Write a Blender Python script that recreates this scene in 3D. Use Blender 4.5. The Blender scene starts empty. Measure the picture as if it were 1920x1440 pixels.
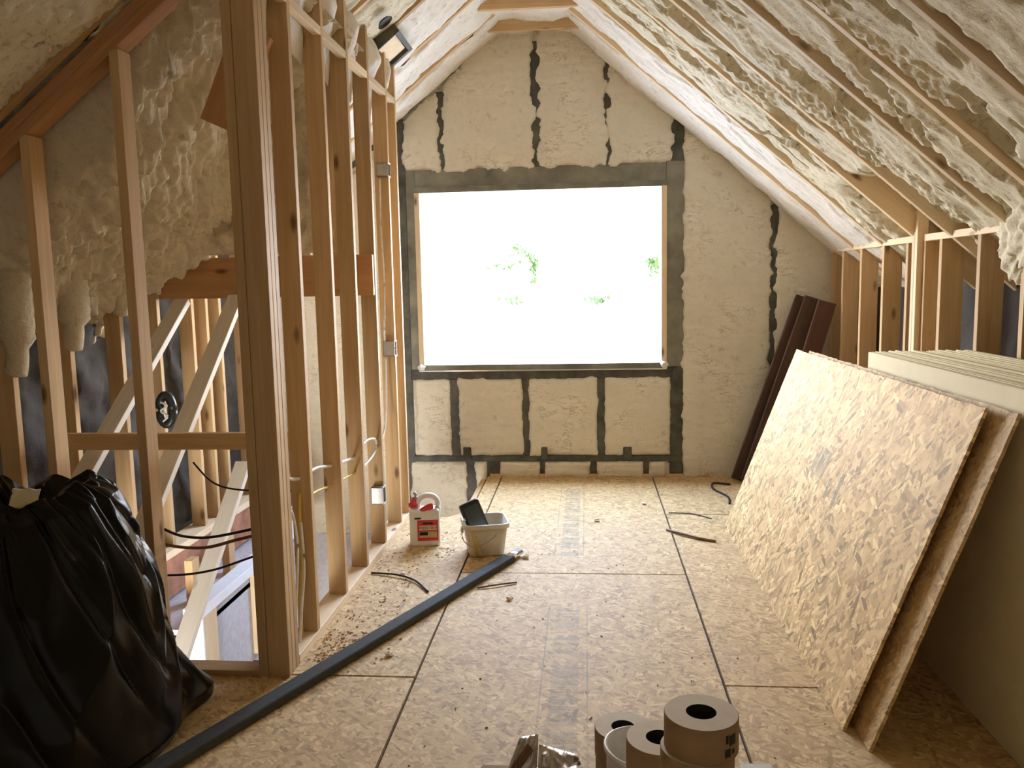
import bpy, bmesh, math, random
import numpy as np
from mathutils import Vector, Matrix, Euler

random.seed(7)
scene = bpy.context.scene
C = scene.collection

# ------------------------------------------------------------------ camera
cam_d = bpy.data.cameras.new('camera')
cam = bpy.data.objects.new('camera', cam_d)
C.objects.link(cam)
cam_d.sensor_width = 36.0
cam_d.lens = 1560.0 / 1920.0 * 36.0
cam_d.clip_start = 0.05
_f = Vector((1098 - 960, 530 - 720, 1560)).normalized()
_d = Vector((1237 - 960, 14700 - 720, 1560))
_d = (_d - _f * _d.dot(_f)).normalized()
_r = _d.cross(_f)
rows = Matrix((_r, _f, -_d))                      # world axes in lens axes
right, down, fwd = rows.col[0].copy(), rows.col[1].copy(), rows.col[2].copy()
mw = Matrix((right, -down, -fwd)).transposed().to_4x4()
mw.translation = (0, 0, 1.58)
cam.matrix_world = mw
scene.camera = cam

# ------------------------------------------------------------------ world + light
SKY = 22.0
world = bpy.data.worlds.new('world')
scene.world = world
world.use_nodes = True
bg = world.node_tree.nodes['Background']
_wt = world.node_tree
_tc = _wt.nodes.new('ShaderNodeTexCoord'); _sp = _wt.nodes.new('ShaderNodeSeparateXYZ'); _rp = _wt.nodes.new('ShaderNodeValToRGB')
_wt.links.new(_tc.outputs['Generated'], _sp.inputs[0]); _wt.links.new(_sp.outputs[2], _rp.inputs[0]); _wt.links.new(_rp.outputs[0], bg.inputs[0])
_rp.color_ramp.elements[0].position = 0.0; _rp.color_ramp.elements[0].color = (1.0, .97, .92, 1)      # hazy white horizon
_rp.color_ramp.elements[1].position = 0.55; _rp.color_ramp.elements[1].color = (.50, .66, 1.0, 1)     # blue overhead
bg.inputs[1].default_value = SKY
scene.view_settings.view_transform = 'Standard'
scene.view_settings.look = 'None'
scene.view_settings.gamma = 1.0
scene.view_settings.use_curve_mapping = False
scene.view_settings.exposure = 0.86
try:
    scene.cycles.max_bounces = 8
    scene.cycles.diffuse_bounces = 6
    scene.cycles.transparent_max_bounces = 8
except Exception:
    pass

def portal(loc, rot, sx, sy):
    l = bpy.data.lights.new('window_portal', 'AREA')
    l.shape = 'RECTANGLE'; l.size = sx; l.size_y = sy
    l.cycles.is_portal = True
    o = bpy.data.objects.new('window_portal', l)
    C.objects.link(o); o.location = loc; o.rotation_euler = rot
    return o

YG = 6.72                                          # inner face of the gable
WX0, WX1, WZ0, WZ1 = -1.335, 0.61, 0.92, 2.33      # window opening
portal(((WX0 + WX1) / 2, YG + 0.20, (WZ0 + WZ1) / 2), (-math.pi / 2, 0, 0), WX1 - WX0, WZ1 - WZ0)
YB = -1.3                                          # unseen rear gable, set close behind the camera to bounce light
LX0, LX1, LZ0, LZ1, YL = -2.7, -1.0, -2.0, -0.75, 1.5  # unseen window added in the storey below, lights the stairwell
portal(((LX0 + LX1) / 2, YL - 0.2, (LZ0 + LZ1) / 2), (math.pi / 2, 0, 0), LX1 - LX0, LZ1 - LZ0)

# ------------------------------------------------------------------ helpers
def tag(o, label=None, cat=None, group=None, kind=None):
    if label: o['label'] = label
    if cat: o['category'] = cat
    if group: o['group'] = group
    if kind: o['kind'] = kind
    return o

def empty(name, loc=(0, 0, 0), **k):
    o = bpy.data.objects.new(name, None)
    o.empty_display_size = 0.05
    C.objects.link(o); o.location = loc
    return tag(o, **k)

def link(name, me, m, parent=None, matrix=None):
    o = bpy.data.objects.new(name, me)
    C.objects.link(o)
    if m is not None and len(me.materials) == 0:
        me.materials.append(m)
    if matrix is not None:
        o.matrix_world = matrix
    if parent is not None:
        o.parent = parent
        root = Matrix.Identity(4)
        chain = parent
        while chain is not None:
            root = (chain.matrix_parent_inverse @ chain.matrix_basis) if chain.parent else chain.matrix_basis
            if chain.parent:
                root = WORLD[chain.name] if chain.name in WORLD else root
            break
        o.matrix_parent_inverse = WORLD.get(parent.name, parent.matrix_basis).inverted()
    WORLD[o.name] = (matrix.copy() if matrix is not None else Matrix.Identity(4))
    return o
WORLD = {}

def mesh(name, verts, faces, smooth=False):
    me = bpy.data.meshes.new(name)
    me.from_pydata([tuple(map(float, v)) for v in verts], [], faces)
    if smooth:
        me.polygons.foreach_set('use_smooth', [True] * len(me.polygons))
    me.update()
    return me

def bm_mesh(name, bm, smooth=False):
    bmesh.ops.recalc_face_normals(bm, faces=bm.faces)
    me = bpy.data.meshes.new(name)
    bm.to_mesh(me); bm.free()
    if smooth:
        me.polygons.foreach_set('use_smooth', [True] * len(me.polygons))
    return me

def box_mesh(name, x0, x1, y0, y1, z0, z1, bev=0.0, seg=2):
    bm = bmesh.new()
    bmesh.ops.create_cube(bm, size=1)
    for v in bm.verts:
        v.co = Vector((x0 + (v.co.x + .5) * (x1 - x0), y0 + (v.co.y + .5) * (y1 - y0), z0 + (v.co.z + .5) * (z1 - z0)))
    if bev:
        bmesh.ops.bevel(bm, geom=list(bm.edges), offset=bev, segments=seg, affect='EDGES')
    return bm_mesh(name, bm)

def box(name, x0, x1, y0, y1, z0, z1, m, parent=None, bev=0.0):
    return link(name, box_mesh(name, x0, x1, y0, y1, z0, z1, bev), m, parent)

def prism(name, pts, z0, z1, m, parent=None, matrix=None):
    n = len(pts)
    v = [(p[0], p[1], z0) for p in pts] + [(p[0], p[1], z1) for p in pts]
    f = [tuple(range(n))[::-1], tuple(range(n, 2 * n))]
    f += [(i, (i + 1) % n, n + (i + 1) % n, n + i) for i in range(n)]
    bm = bmesh.new()
    vs = [bm.verts.new(p) for p in v]
    for q in f: bm.faces.new([vs[i] for i in q])
    return link(name, bm_mesh(name, bm), m, parent, matrix)

_lum = {}
def lumber(name, p0, p1, w, d, face, m, parent=None):
    """a board running p0 -> p1 along its own Z; face = direction of its width w"""
    p0, p1 = Vector(p0), Vector(p1)
    L = (p1 - p0).length
    z = (p1 - p0).normalized()
    x = Vector(face); x = (x - z * x.dot(z)).normalized()
    y = z.cross(x)
    key = (round(w, 4), round(d, 4), round(L, 3), m.name)
    if key not in _lum:
        _lum[key] = box_mesh('board', -w / 2, w / 2, -d / 2, d / 2, 0, L, 0.002, 1)
    mt = Matrix((x, y, z)).transposed().to_4x4(); mt.translation = p0
    return link(name, _lum[key], m, parent, mt)

def tube_mesh(name, pts, r, n=8, smooth=True, squash=1.0):
    pts = [Vector(p) for p in pts]
    rs = r if isinstance(r, (list, tuple)) else [r] * len(pts)
    verts, faces = [], []
    ref = Vector((0, 0, 1))
    for i, p in enumerate(pts):
        t = (pts[min(i + 1, len(pts) - 1)] - pts[max(i - 1, 0)]).normalized()
        a = ref - t * ref.dot(t)
        if a.length < 1e-3: a = Vector((1, 0, 0)) - t * t.x
        a.normalize(); b = t.cross(a)
        for k in range(n):
            q = 2 * math.pi * k / n
            verts.append(p + a * math.cos(q) * rs[i] * squash + b * math.sin(q) * rs[i])
    for i in range(len(pts) - 1):
        for k in range(n):
            faces.append((i * n + k, i * n + (k + 1) % n, (i + 1) * n + (k + 1) % n, (i + 1) * n + k))
    faces.append(tuple(range(n))[::-1]); faces.append(tuple(range((len(pts) - 1) * n, len(pts) * n)))
    return mesh(name, verts, faces, smooth)

def spline(pts, k=6):
    pts = [Vector(p) for p in pts]; out = []
    P = [pts[0]] + pts + [pts[-1]]
    for i in range(1, len(P) - 2):
        for j in range(k):
            t = j / k
            out.append(0.5 * ((2 * P[i]) + (-P[i - 1] + P[i + 1]) * t + (2 * P[i - 1] - 5 * P[i] + 4 * P[i + 1] - P[i + 2]) * t * t + (-P[i - 1] + 3 * P[i] - 3 * P[i + 1] + P[i + 2]) * t ** 3))
    out.append(pts[-1]); return out

def tube(name, pts, r, m, parent=None, n=8, k=6, squash=1.0):
    return link(name, tube_mesh(name, spline(pts, k) if k else pts, r, n, True, squash), m, parent)

def lathe_mesh(name, prof, n=32, smooth=True):
    verts, faces = [], []
    for (r, z) in prof:
        for k in range(n):
            q = 2 * math.pi * k / n
            verts.append((r * math.cos(q), r * math.sin(q), z))
    for i in range(len(prof) - 1):
        for k in range(n):
            faces.append((i * n + k, i * n + (k + 1) % n, (i + 1) * n + (k + 1) % n, (i + 1) * n + k))
    return mesh(name, verts, faces, smooth)

# vectorised noise
def _h(ix, iy, s):
    v = np.sin(ix * 127.1 + iy * 311.7 + s * 74.7) * 43758.5453
    return v - np.floor(v)
def pn(x, y, s=0):
    x = np.asarray(x, float); y = np.asarray(y, float)
    ix, iy = np.floor(x), np.floor(y); fx, fy = x - ix, y - iy
    u, v = fx * fx * fx * (fx * (fx * 6 - 15) + 10), fy * fy * fy * (fy * (fy * 6 - 15) + 10)
    def g(a, b):
        q = _h(ix + a, iy + b, s) * 2 * np.pi
        return np.cos(q) * (fx - a) + np.sin(q) * (fy - b)
    return ((g(0, 0) * (1 - u) + g(1, 0) * u) * (1 - v) + (g(0, 1) * (1 - u) + g(1, 1) * u) * v) * 1.5
def fbm(x, y, s=0, o=4):
    t, a, out = 1.0, 1.0, 0
    for i in range(o):
        out = out + pn(x * t, y * t, s + i * 13) * a
        t *= 2.03; a *= 0.5
    return out
def worley(x, y, s=0):
    ix, iy = np.floor(x), np.floor(y)
    best = np.full(np.shape(x), 9.0)
    for a in (-1, 0, 1):
        for b in (-1, 0, 1):
            px = ix + a + _h(ix + a, iy + b, s); py = iy + b + _h(ix + a, iy + b, s + 5)
            best = np.minimum(best, (px - x) ** 2 + (py - y) ** 2)
    return np.sqrt(best)
def sstep(a, b, x):
    t = np.clip((x - a) / (b - a), 0, 1); return t * t * (3 - 2 * t)

def grid(name, P, m, parent=None, mask=None):
    """P: (nu, nv, 3) array of points -> smooth sheet"""
    nu, nv = P.shape[:2]
    idx = np.arange(nu * nv).reshape(nu, nv)
    q = np.stack([idx[:-1, :-1], idx[1:, :-1], idx[1:, 1:], idx[:-1, 1:]], -1).reshape(-1, 4)
    if mask is not None:
        mk = mask.reshape(-1); q = q[mk[q].any(1)]
    me = bpy.data.meshes.new(name)
    used = np.unique(q); remap = np.full(nu * nv, -1); remap[used] = np.arange(len(used))
    V = P.reshape(-1, 3)[used]; q = remap[q]
    me.vertices.add(len(V)); me.vertices.foreach_set('co', V.astype(np.float32).ravel())
    me.loops.add(q.size); me.loops.foreach_set('vertex_index', q.astype(np.int32).ravel())
    me.polygons.add(len(q)); me.polygons.foreach_set('loop_start', np.arange(0, q.size, 4, dtype=np.int32))
    me.polygons.foreach_set('use_smooth', np.ones(len(q), bool))
    me.update(calc_edges=True); me.validate()
    return link(name, me, m, parent)

# ------------------------------------------------------------------ materials
def nodes(name, rough=0.7, spec=0.3):
    m = bpy.data.materials.new(name); m.use_nodes = True
    nt = m.node_tree; b = nt.nodes['Principled BSDF']
    b.inputs['Roughness'].default_value = rough
    b.inputs['Specular IOR Level'].default_value = spec
    return m, nt, b
def N(nt, t, **kw):
    n = nt.nodes.new(t)
    for k, v in kw.items():
        if k == 'inp':
            for a, c in v.items(): n.inputs[a].default_value = c
        else: setattr(n, k, v)
    return n
def ramp(nt, src, stops):
    r = nt.nodes.new('ShaderNodeValToRGB'); e = r.color_ramp.elements
    while len(e) < len(stops): e.new(0.5)
    for q, (p, c) in zip(e, stops):
        q.position = p; q.color = (c[0], c[1], c[2], 1) if not isinstance(c, float) else (c, c, c, 1)
    nt.links.new(src, r.inputs[0]); return r.outputs[0]
def math_(nt, op, a, b=None, clamp=False):
    n = nt.nodes.new('ShaderNodeMath'); n.operation = op; n.use_clamp = clamp
    for i, s in enumerate((a, b)):
        if s is None: continue
        if isinstance(s, (int, float)): n.inputs[i].default_value = s
        else: nt.links.new(s, n.inputs[i])
    return n.outputs[0]
def mix(nt, f, a, b, mode='MIX'):
    n = nt.nodes.new('ShaderNodeMix'); n.data_type = 'RGBA'; n.blend_type = mode
    for s, i in ((f, 0), (a, 6), (b, 7)):
        if isinstance(s, (int, float)): n.inputs[i].default_value = s
        elif isinstance(s, tuple): n.inputs[i].default_value = (*s, 1)
        else: nt.links.new(s, n.inputs[i])
    return n.outputs[2]
def coords(nt, scale=(1, 1, 1), rot=(0, 0, 0), rand=True):
    tc = N(nt, 'ShaderNodeTexCoord')
    src = tc.outputs['Object']
    if rand:
        oi = N(nt, 'ShaderNodeObjectInfo')
        k = math_(nt, 'MULTIPLY', oi.outputs['Random'], 37.0)
        va = N(nt, 'ShaderNodeVectorMath', operation='ADD')
        nt.links.new(src, va.inputs[0]); nt.links.new(k, va.inputs[1]); src = va.outputs[0]
    mp = N(nt, 'ShaderNodeMapping'); mp.inputs['Scale'].default_value = scale; mp.inputs['Rotation'].default_value = rot
    nt.links.new(src, mp.inputs[0]); return mp.outputs[0]
def noise(nt, vec, scale, detail=4, rough=.6, dist=0):
    n = N(nt, 'ShaderNodeTexNoise', inp={'Scale': scale, 'Detail': detail, 'Roughness': rough, 'Distortion': dist})
    if vec is not None: nt.links.new(vec, n.inputs['Vector'])
    return n.outputs['Fac']
def voro(nt, vec, scale, out='Distance', **kw):
    n = N(nt, 'ShaderNodeTexVoronoi', **kw); n.inputs['Scale'].default_value = scale
    nt.links.new(vec, n.inputs['Vector']); return n.outputs[out]
def bump(nt, b, h, strength=.3, dist=.01):
    n = N(nt, 'ShaderNodeBump', inp={'Strength': strength, 'Distance': dist})
    nt.links.new(h, n.inputs['Height']); nt.links.new(n.outputs[0], b.inputs['Normal'])
def sepx(nt, vec):
    s = N(nt, 'ShaderNodeSeparateXYZ'); nt.links.new(vec, s.inputs[0]); return s.outputs
def in_range(nt, v, lo, hi):
    return math_(nt, 'MULTIPLY', math_(nt, 'GREATER_THAN', v, lo), math_(nt, 'LESS_THAN', v, hi))

def plain(name, col, rough=.6, spec=.3, metal=0.0, var=0.12, scale=30.0, bmp=0.0):
    m, nt, b = nodes(name, rough, spec)
    v = coords(nt)
    n = noise(nt, v, scale, 5)
    lo = tuple(max(0, c * (1 - var)) for c in col); hi = tuple(min(1, c * (1 + var)) for c in col)
    nt.links.new(ramp(nt, n, [(.3, lo), (.7, hi)]), b.inputs['Base Color'])
    b.inputs['Metallic'].default_value = metal
    if bmp: bump(nt, b, n, bmp, .004)
    return m

def pine(name, lo, hi, dark):
    m, nt, b = nodes(name, .65, .25)
    v = coords(nt)
    mp = N(nt, 'ShaderNodeMapping'); mp.inputs['Scale'].default_value = (34, 34, 1.6); nt.links.new(v, mp.inputs[0])
    g = noise(nt, mp.outputs[0], 1.0, 6, .65, .6)
    mp2 = N(nt, 'ShaderNodeMapping'); mp2.inputs['Scale'].default_value = (3, 3, 1.2); nt.links.new(v, mp2.inputs[0])
    big = noise(nt, mp2.outputs[0], 1.0, 3)
    col = ramp(nt, g, [(.25, lo), (.5, tuple((a + c) / 2 for a, c in zip(lo, hi))), (.75, hi)])
    col = mix(nt, math_(nt, 'MULTIPLY', ramp(nt, big, [(.45, 0.0), (.75, 1.0)]), .45), col, dark)
    mp3 = N(nt, 'ShaderNodeMapping'); mp3.inputs['Scale'].default_value = (7, 7, 2.6); nt.links.new(v, mp3.inputs[0])
    k = voro(nt, mp3.outputs[0], 1.0)
    col = mix(nt, ramp(nt, k, [(.05, .85), (.14, 0.0)]), col, (.13, .06, .025))
    oi = N(nt, 'ShaderNodeObjectInfo')
    hs = N(nt, 'ShaderNodeHueSaturation')
    nt.links.new(math_(nt, 'ADD', math_(nt, 'MULTIPLY', oi.outputs['Random'], .35), .84), hs.inputs['Value'])
    nt.links.new(col, hs.inputs['Color'])
    nt.links.new(hs.outputs[0], b.inputs['Base Color'])
    bump(nt, b, g, .12, .003)
    return m

def osb(name, lightness=1.0, stamp=None, k=.62, fl=1.0):
    m, nt, b = nodes(name, .68, .22)
    base = coords(nt)
    vals = []
    for (r, sx, sy) in ((0.25, 70, 20), (1.35, 78, 23), (-0.75, 64, 19), (2.3, 90, 30)):
        mp = N(nt, 'ShaderNodeMapping')
        mp.inputs['Rotation'].default_value = (0, 0, r); mp.inputs['Scale'].default_value = (sx * fl, sy * fl, 4)
        # rotate first, then stretch
        rot = N(nt, 'ShaderNodeMapping'); rot.inputs['Rotation'].default_value = (0, 0, r)
        nt.links.new(base, rot.inputs[0])
        mp.inputs['Rotation'].default_value = (0, 0, 0)
        nt.links.new(rot.outputs[0], mp.inputs[0])
        c = voro(nt, mp.outputs[0], 1.0, 'Color')
        s = N(nt, 'ShaderNodeSeparateColor'); nt.links.new(c, s.inputs[0])
        vals.append(s.outputs)
    # pick flakes by their own random height
    v = vals[0][0]; h = vals[0][1]
    for q in vals[1:]:
        g = math_(nt, 'GREATER_THAN', q[1], h)
        a = N(nt, 'ShaderNodeMix'); nt.links.new(g, a.inputs[0]); nt.links.new(v, a.inputs[2]); nt.links.new(q[0], a.inputs[3])
        v = a.outputs[0]; h = math_(nt, 'MAXIMUM', h, q[1])
    L = lightness
    col = ramp(nt, v, [(0.0, tuple(a * L * (1 - .55 * k) for a in (.50, .32, .135))), (.12, tuple(a * L * (1 - .28 * k) for a in (.53, .35, .15))), (.5, (.58 * L, .395 * L, .175 * L)), (.85, tuple(min(1, a * L * (1 + .14 * k)) for a in (.61, .43, .20))), (1.0, tuple(min(1, a * L * (1 + .42 * k)) for a in (.63, .455, .22)))])
    sp = noise(nt, base, 120, 3, .7)
    col = mix(nt, ramp(nt, sp, [(.66, 0.0), (.76, .5)]), col, (.2, .12, .05))
    bl = noise(nt, base, 2.2, 4, .6)
    col = mix(nt, math_(nt, 'MULTIPLY', ramp(nt, bl, [(.4, 0.0), (.75, 1.0)]), .35), col, (.50, .33, .17))
    tc = N(nt, 'ShaderNodeTexCoord')
    X, Y, Z = sepx(nt, tc.outputs['Object'])
    if stamp:
        rows_ = noise(nt, coords(nt, (2, 55, 1), rand=False), 1.0, 1)
        fine = noise(nt, coords(nt, (160, 90, 1), rand=False), 1.0, 2)
        brk = noise(nt, coords(nt, (.8, 9, 1), rand=False), 1.0, 1)
        tot = None
        for (x0, x1, y0, y1, kind) in stamp:
            a = math_(nt, 'MULTIPLY', in_range(nt, X, x0, x1), in_range(nt, Y, y0, y1))
            if kind == 'text':
                a = math_(nt, 'MULTIPLY', a, ramp(nt, rows_, [(.42, .25), (.5, 1.0)]))
                a = math_(nt, 'MULTIPLY', a, ramp(nt, brk, [(.40, .1), (.46, 1.0)]))
                a = math_(nt, 'MULTIPLY', a, ramp(nt, fine, [(.35, .35), (.6, 1.0)]))
                a = math_(nt, 'MULTIPLY', a, .55)
            elif kind == 'hatch':
                hs_ = noise(nt, coords(nt, (6, 130, 1), rand=False), 1.0, 1)
                a = math_(nt, 'MULTIPLY', a, ramp(nt, hs_, [(.46, .08), (.54, .75)]))
            elif kind == 'line':
                a = math_(nt, 'MULTIPLY', a, ramp(nt, bl, [(.35, .15), (.6, .6)]))
            else:
                a = math_(nt, 'MULTIPLY', a, ramp(nt, fine, [(.3, .3), (.6, .8)]))
            tot = a if tot is None else math_(nt, 'MAXIMUM', tot, a)
        col = mix(nt, tot, col, (.16, .16, .12))
    nt.links.new(col, b.inputs['Base Color'])
    bump(nt, b, h, .25, .002)
    return m

def foam(name, light, dark, spot=.6, bscale=1.0, crack=False):
    m, nt, b = nodes(name, .8, .25)
    v = coords(nt, rand=False)
    n1 = noise(nt, v, 3.0, 5, .65); n2 = noise(nt, v, 28, 5, .7); n3 = noise(nt, v, 11, 4, .7)
    col = ramp(nt, n1, [(.3, tuple(c * .9 for c in light)), (.6, light), (.8, tuple(min(1, c * 1.06) for c in light))])
    col = mix(nt, math_(nt, 'MULTIPLY', ramp(nt, n2, [(.52, 0.0), (.72, 1.0)]), spot), col, dark)
    col = mix(nt, math_(nt, 'MULTIPLY', ramp(nt, n3, [(.60, 0.0), (.70, 1.0)]), spot), col, tuple(c * .55 for c in dark))
    if crack:
        cv = coords(nt, (1.0, 1.0, 3.2), rand=False)
        cn = noise(nt, cv, 5.5, 6, .7, .4)
        d = math_(nt, 'ABSOLUTE', math_(nt, 'SUBTRACT', cn, .5))
        line = math_(nt, 'MULTIPLY', ramp(nt, d, [(.003, 1.0), (.012, 0.0)]), ramp(nt, n1, [(.48, 0.0), (.62, .8)]))
        col = mix(nt, line, col, (.10, .075, .045))
    nt.links.new(col, b.inputs['Base Color'])
    hh = math_(nt, 'ADD', math_(nt, 'MULTIPLY', n2, .6), math_(nt, 'MULTIPLY', noise(nt, v, 75, 4, .6), .4))
    bump(nt, b, hh, .55 * bscale, .012)
    return m

M = {}
M['pine'] = pine('pine_lumber', (.48, .31, .15), (.67, .47, .255), (.43, .26, .12))
M['pine_pale'] = pine('pale_lumber', (.66, .50, .31), (.80, .65, .44), (.62, .45, .27))
M['pine_old'] = pine('old_dark_lumber', (.05, .03, .02), (.11, .06, .04), (.03, .02, .014))
M['pine_lit'] = pine('lit_pale_board', (.74, .68, .58), (.86, .82, .74), (.66, .58, .47))  # whiteness is window light put into the boards' base colour
M['plank_red'] = pine('red_brown_plank', (.09, .042, .03), (.15, .07, .048), (.05, .028, .02))
M['header'] = pine('header_lumber', (.42, .21, .09), (.58, .33, .15), (.34, .17, .07))
M['osb'] = osb('floor_strand_board')
M['osb_stamp'] = osb('floor_strand_board_printed', 1.0, [(-.155, -.045, 2.4, 3.60, 'text'), (-.155, -.045, 3.68, 3.95, 'text'), (-.16, -.055, 4.70, 6.30, 'text'),
                                              (-.195, -.189, 2.0, 3.95, 'line'), (-.012, -.006, 2.0, 3.95, 'line'), (-.20, -.195, 4.7, 6.4, 'line'), (-.03, -.025, 4.7, 6.4, 'line'), (-.18, -.03, 3.36, 3.44, 'text')])
M['osb_lean'] = osb('leaning_strand_board', 1.22, [(.66, .80, 1.16, 1.36, 'hatch'), (.60, .70, 1.03, 1.06, 'blk'), (.60, .75, .90, .94, 'blk'), (.80, .90, 1.62, 1.72, 'text'), (.72, .86, 1.98, 2.08, 'text')], .95, .72)
M['rim'] = plain('reddish_rim_board', (.42, .20, .12), .7, .2, var=.35, scale=9)
M['foam'] = foam('sprayed_foam', (.75, .675, .50), (.42, .32, .19), .9)
M['foam_white'] = foam('pale_sprayed_foam', (.81, .76, .68), (.58, .47, .34), .55, .7)
M['foam_wall'] = foam('trimmed_foam', (.75, .69, .56), (.56, .48, .35), .35, .5, True)
M['foam_wool'] = foam('rough_hanging_foam', (.72, .635, .47), (.42, .32, .19), .5, 1.6)
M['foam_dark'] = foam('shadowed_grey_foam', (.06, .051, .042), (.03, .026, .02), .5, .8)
M['tape'] = plain('dark_flashing_tape', (.085, .082, .064), .55, .3, var=.5, scale=9)
M['membrane'] = plain('dark_green_membrane', (.20, .19, .145), .5, .3, var=.4, scale=5)
M['deck'] = plain('roof_sheathing', (.30, .21, .12), .8)
M['under'] = plain('dark_joist_space', (.10, .085, .09), .9)
M['steel'] = plain('galvanised_steel', (.42, .42, .40), .4, .5, .8)
M['silver'] = plain('bright_aluminium', (.80, .81, .84), .22, .5, 1.0, .05)
M['grey_tube'] = plain('dark_grey_sleeve', (.060, .062, .054), .8, .15, var=.15)
M['white_pl'] = plain('white_plastic', (.80, .79, .74), .4, .4, var=.05)
M['cream_pl'] = plain('cloudy_cream_plastic', (.66, .60, .48), .45, .4, var=.12, scale=14)
M['red'] = plain('red_plastic', (.62, .03, .05), .35, .5, var=.1)
M['black_pl'] = plain('black_plastic', (.018, .02, .02), .35, .5)
M['grey_screen'] = plain('dark_grey_panel', (.045, .055, .05), .3, .5)
M['bag'] = plain('black_bin_liner', (.004, .004, .0035), .22, .2, var=.3, bmp=.04)
M['paper'] = plain('cream_drywall_paper', (.78, .70, .47), .75, .2, var=.04, scale=8)
M['tape_paper'] = plain('paper_tape', (.74, .64, .49), .75, .2, var=.05)
M['tape_side'] = plain('brown_roll_side', (.36, .23, .12), .7, .2, var=.06)  # roll sides, darker brown than the end faces
M['ink'] = plain('black_ink', (.03, .028, .022), .6, .2)
M['card'] = plain('brown_cardboard', (.40, .28, .16), .8, .2)
M['foil'] = plain('crumpled_foil', (.60, .56, .50), .42, .5, .85, .15, 20, .6)
M['cable_w'] = plain('white_cable', (.78, .77, .74), .45, .3)
M['cable_y'] = plain('yellow_cable', (.72, .50, .10), .45, .3)
M['cable_k'] = plain('black_cable', (.03, .022, .018), .5, .3)
M['cable_b'] = plain('brown_wire', (.22, .11, .05), .5, .3)
M['label_tan'] = plain('tan_print', (.55, .42, .18), .5, .3)
M['label_cream'] = plain('cream_print', (.70, .60, .40), .5, .3)
M['white_lit'] = plain('lit_white_board', (.80, .82, .86), .6, .3, var=.03)  # white of the lower post is light put into its colour
M['drywall_grey'] = plain('grey_drywall', (.55, .53, .55), .7, .2)
M['chips'] = plain('wood_shavings', (.58, .38, .20), .8, .2, var=.4)
M['crumb'] = plain('foam_crumb', (.75, .68, .52), .8, .2)
M['bark'] = plain('tree_bark', (.16, .11, .07), .9, .1)
M['grass'] = plain('lawn', (.46, .42, .35), .9, .1)
M['leaf'] = plain('green_leaf', (.030, .052, .012), .5, .1, var=.4)
M['birch'] = plain('pale_birch_bark', (.62, .60, .55), .8, .1)
M['twig'] = plain('brown_twig', (.20, .11, .06), .7, .2)
m, nt, b = nodes('window_glass', .02, .5)
tr = N(nt, 'ShaderNodeBsdfTransparent'); gl = N(nt, 'ShaderNodeBsdfGlossy', inp={'Roughness': .03})
mx = N(nt, 'ShaderNodeMixShader', inp={0: .05})
nt.links.new(tr.outputs[0], mx.inputs[1]); nt.links.new(gl.outputs[0], mx.inputs[2])
nt.links.new(mx.outputs[0], nt.nodes['Material Output'].inputs[0])
M['glass'] = m

# ------------------------------------------------------------------ floor
floor = empty('floor', (0, 2, 0), label='strand board subfloor of large sheets with dark seams and grey print', cat='floor', kind='structure')
G = 0.0055
def panel(pts, mkey='osb'):
    return prism('subfloor_panel', pts, -.018, 0, M[mkey], floor)
def rect(x0, x1, y0, y1, mkey='osb'):
    return panel([(x0 + G, y0 + G), (x1 - G, y0 + G), (x1 - G, y1 - G), (x0 + G, y1 - G)], mkey)
S0, S1 = -.705, .527
rect(S0, S1, 4.41, YG, 'osb_stamp'); rect(S0, S1, 1.97, 4.41, 'osb_stamp'); rect(S0, S1, -.47, 1.97); rect(S0, S1, YB, -.47)
rect(S1, 1.75, 5.60, YG); rect(S1, 1.75, 3.157, 5.60); rect(S1, 1.75, .72, 3.157); rect(S1, 1.75, YB, .72)
rect(1.75, 2.97, 4.4, YG); rect(1.75, 2.97, 1.97, 4.4); rect(1.75, 2.97, -.47, 1.97); rect(1.75, 2.97, YB, -.47)
rect(-1.925, S0, .73, 3.17); rect(-1.925, S0, YB, .73)
rect(-3.14, -1.925, .73, 3.17); rect(-3.14, -1.925, YB, .73)
panel([(-1.345, 3.178), (S0 - G, 3.178), (S0 - G, 5.70), (-.80, 5.72), (-.955, 5.51), (-1.345, 5.51)])
panel([(-.82, 5.80), (-.80, 5.728), (S0 - G, 5.708), (S0 - G, YG), (-.82, YG)])
# joists and dark deck under the sheets
box('joist_deck', S0 - .1, 2.97, YB, YG, -.10, -.0195, M['under'], floor)
box('joist_deck', -3.14, S0 - .1, YB, 3.19, -.10, -.0195, M['under'], floor)
box('joist_deck', -1.345, S0 - .1, 3.19, 5.50, -.10, -.0195, M['under'], floor)
lumber('joist', (-.86, 5.5, -.14), (-.86, YG, -.14), .04, .235, (1, 0, 0), M['pine'], floor)
lumber('joist', (-1.34, 5.53, -.14), (-.86, 5.53, -.14), .04, .235, (0, 1, 0), M['pine'], floor)
lumber('joist', (-1.36, 3.2, -.14), (-1.36, 5.5, -.14), .04, .235, (1, 0, 0), M['pine'], floor)

# ------------------------------------------------------------------ roof planes
AR, BR = 3.44 - .862 * .035, -.862
AL, BL = 3.47 + .79 * .70, .79
def zr(x): return AR + BR * x
def zl(x): return AL + BL * x
nR = Vector((BR, 0, -1)).normalized()             # into the room
nL = Vector((BL, 0, -1)).normalized(); nL = Vector((BL, 0, -1)).normalized()
nR = Vector((-.862, 0, -1)).normalized(); nL = Vector((.79, 0, -1)).normalized()

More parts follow.
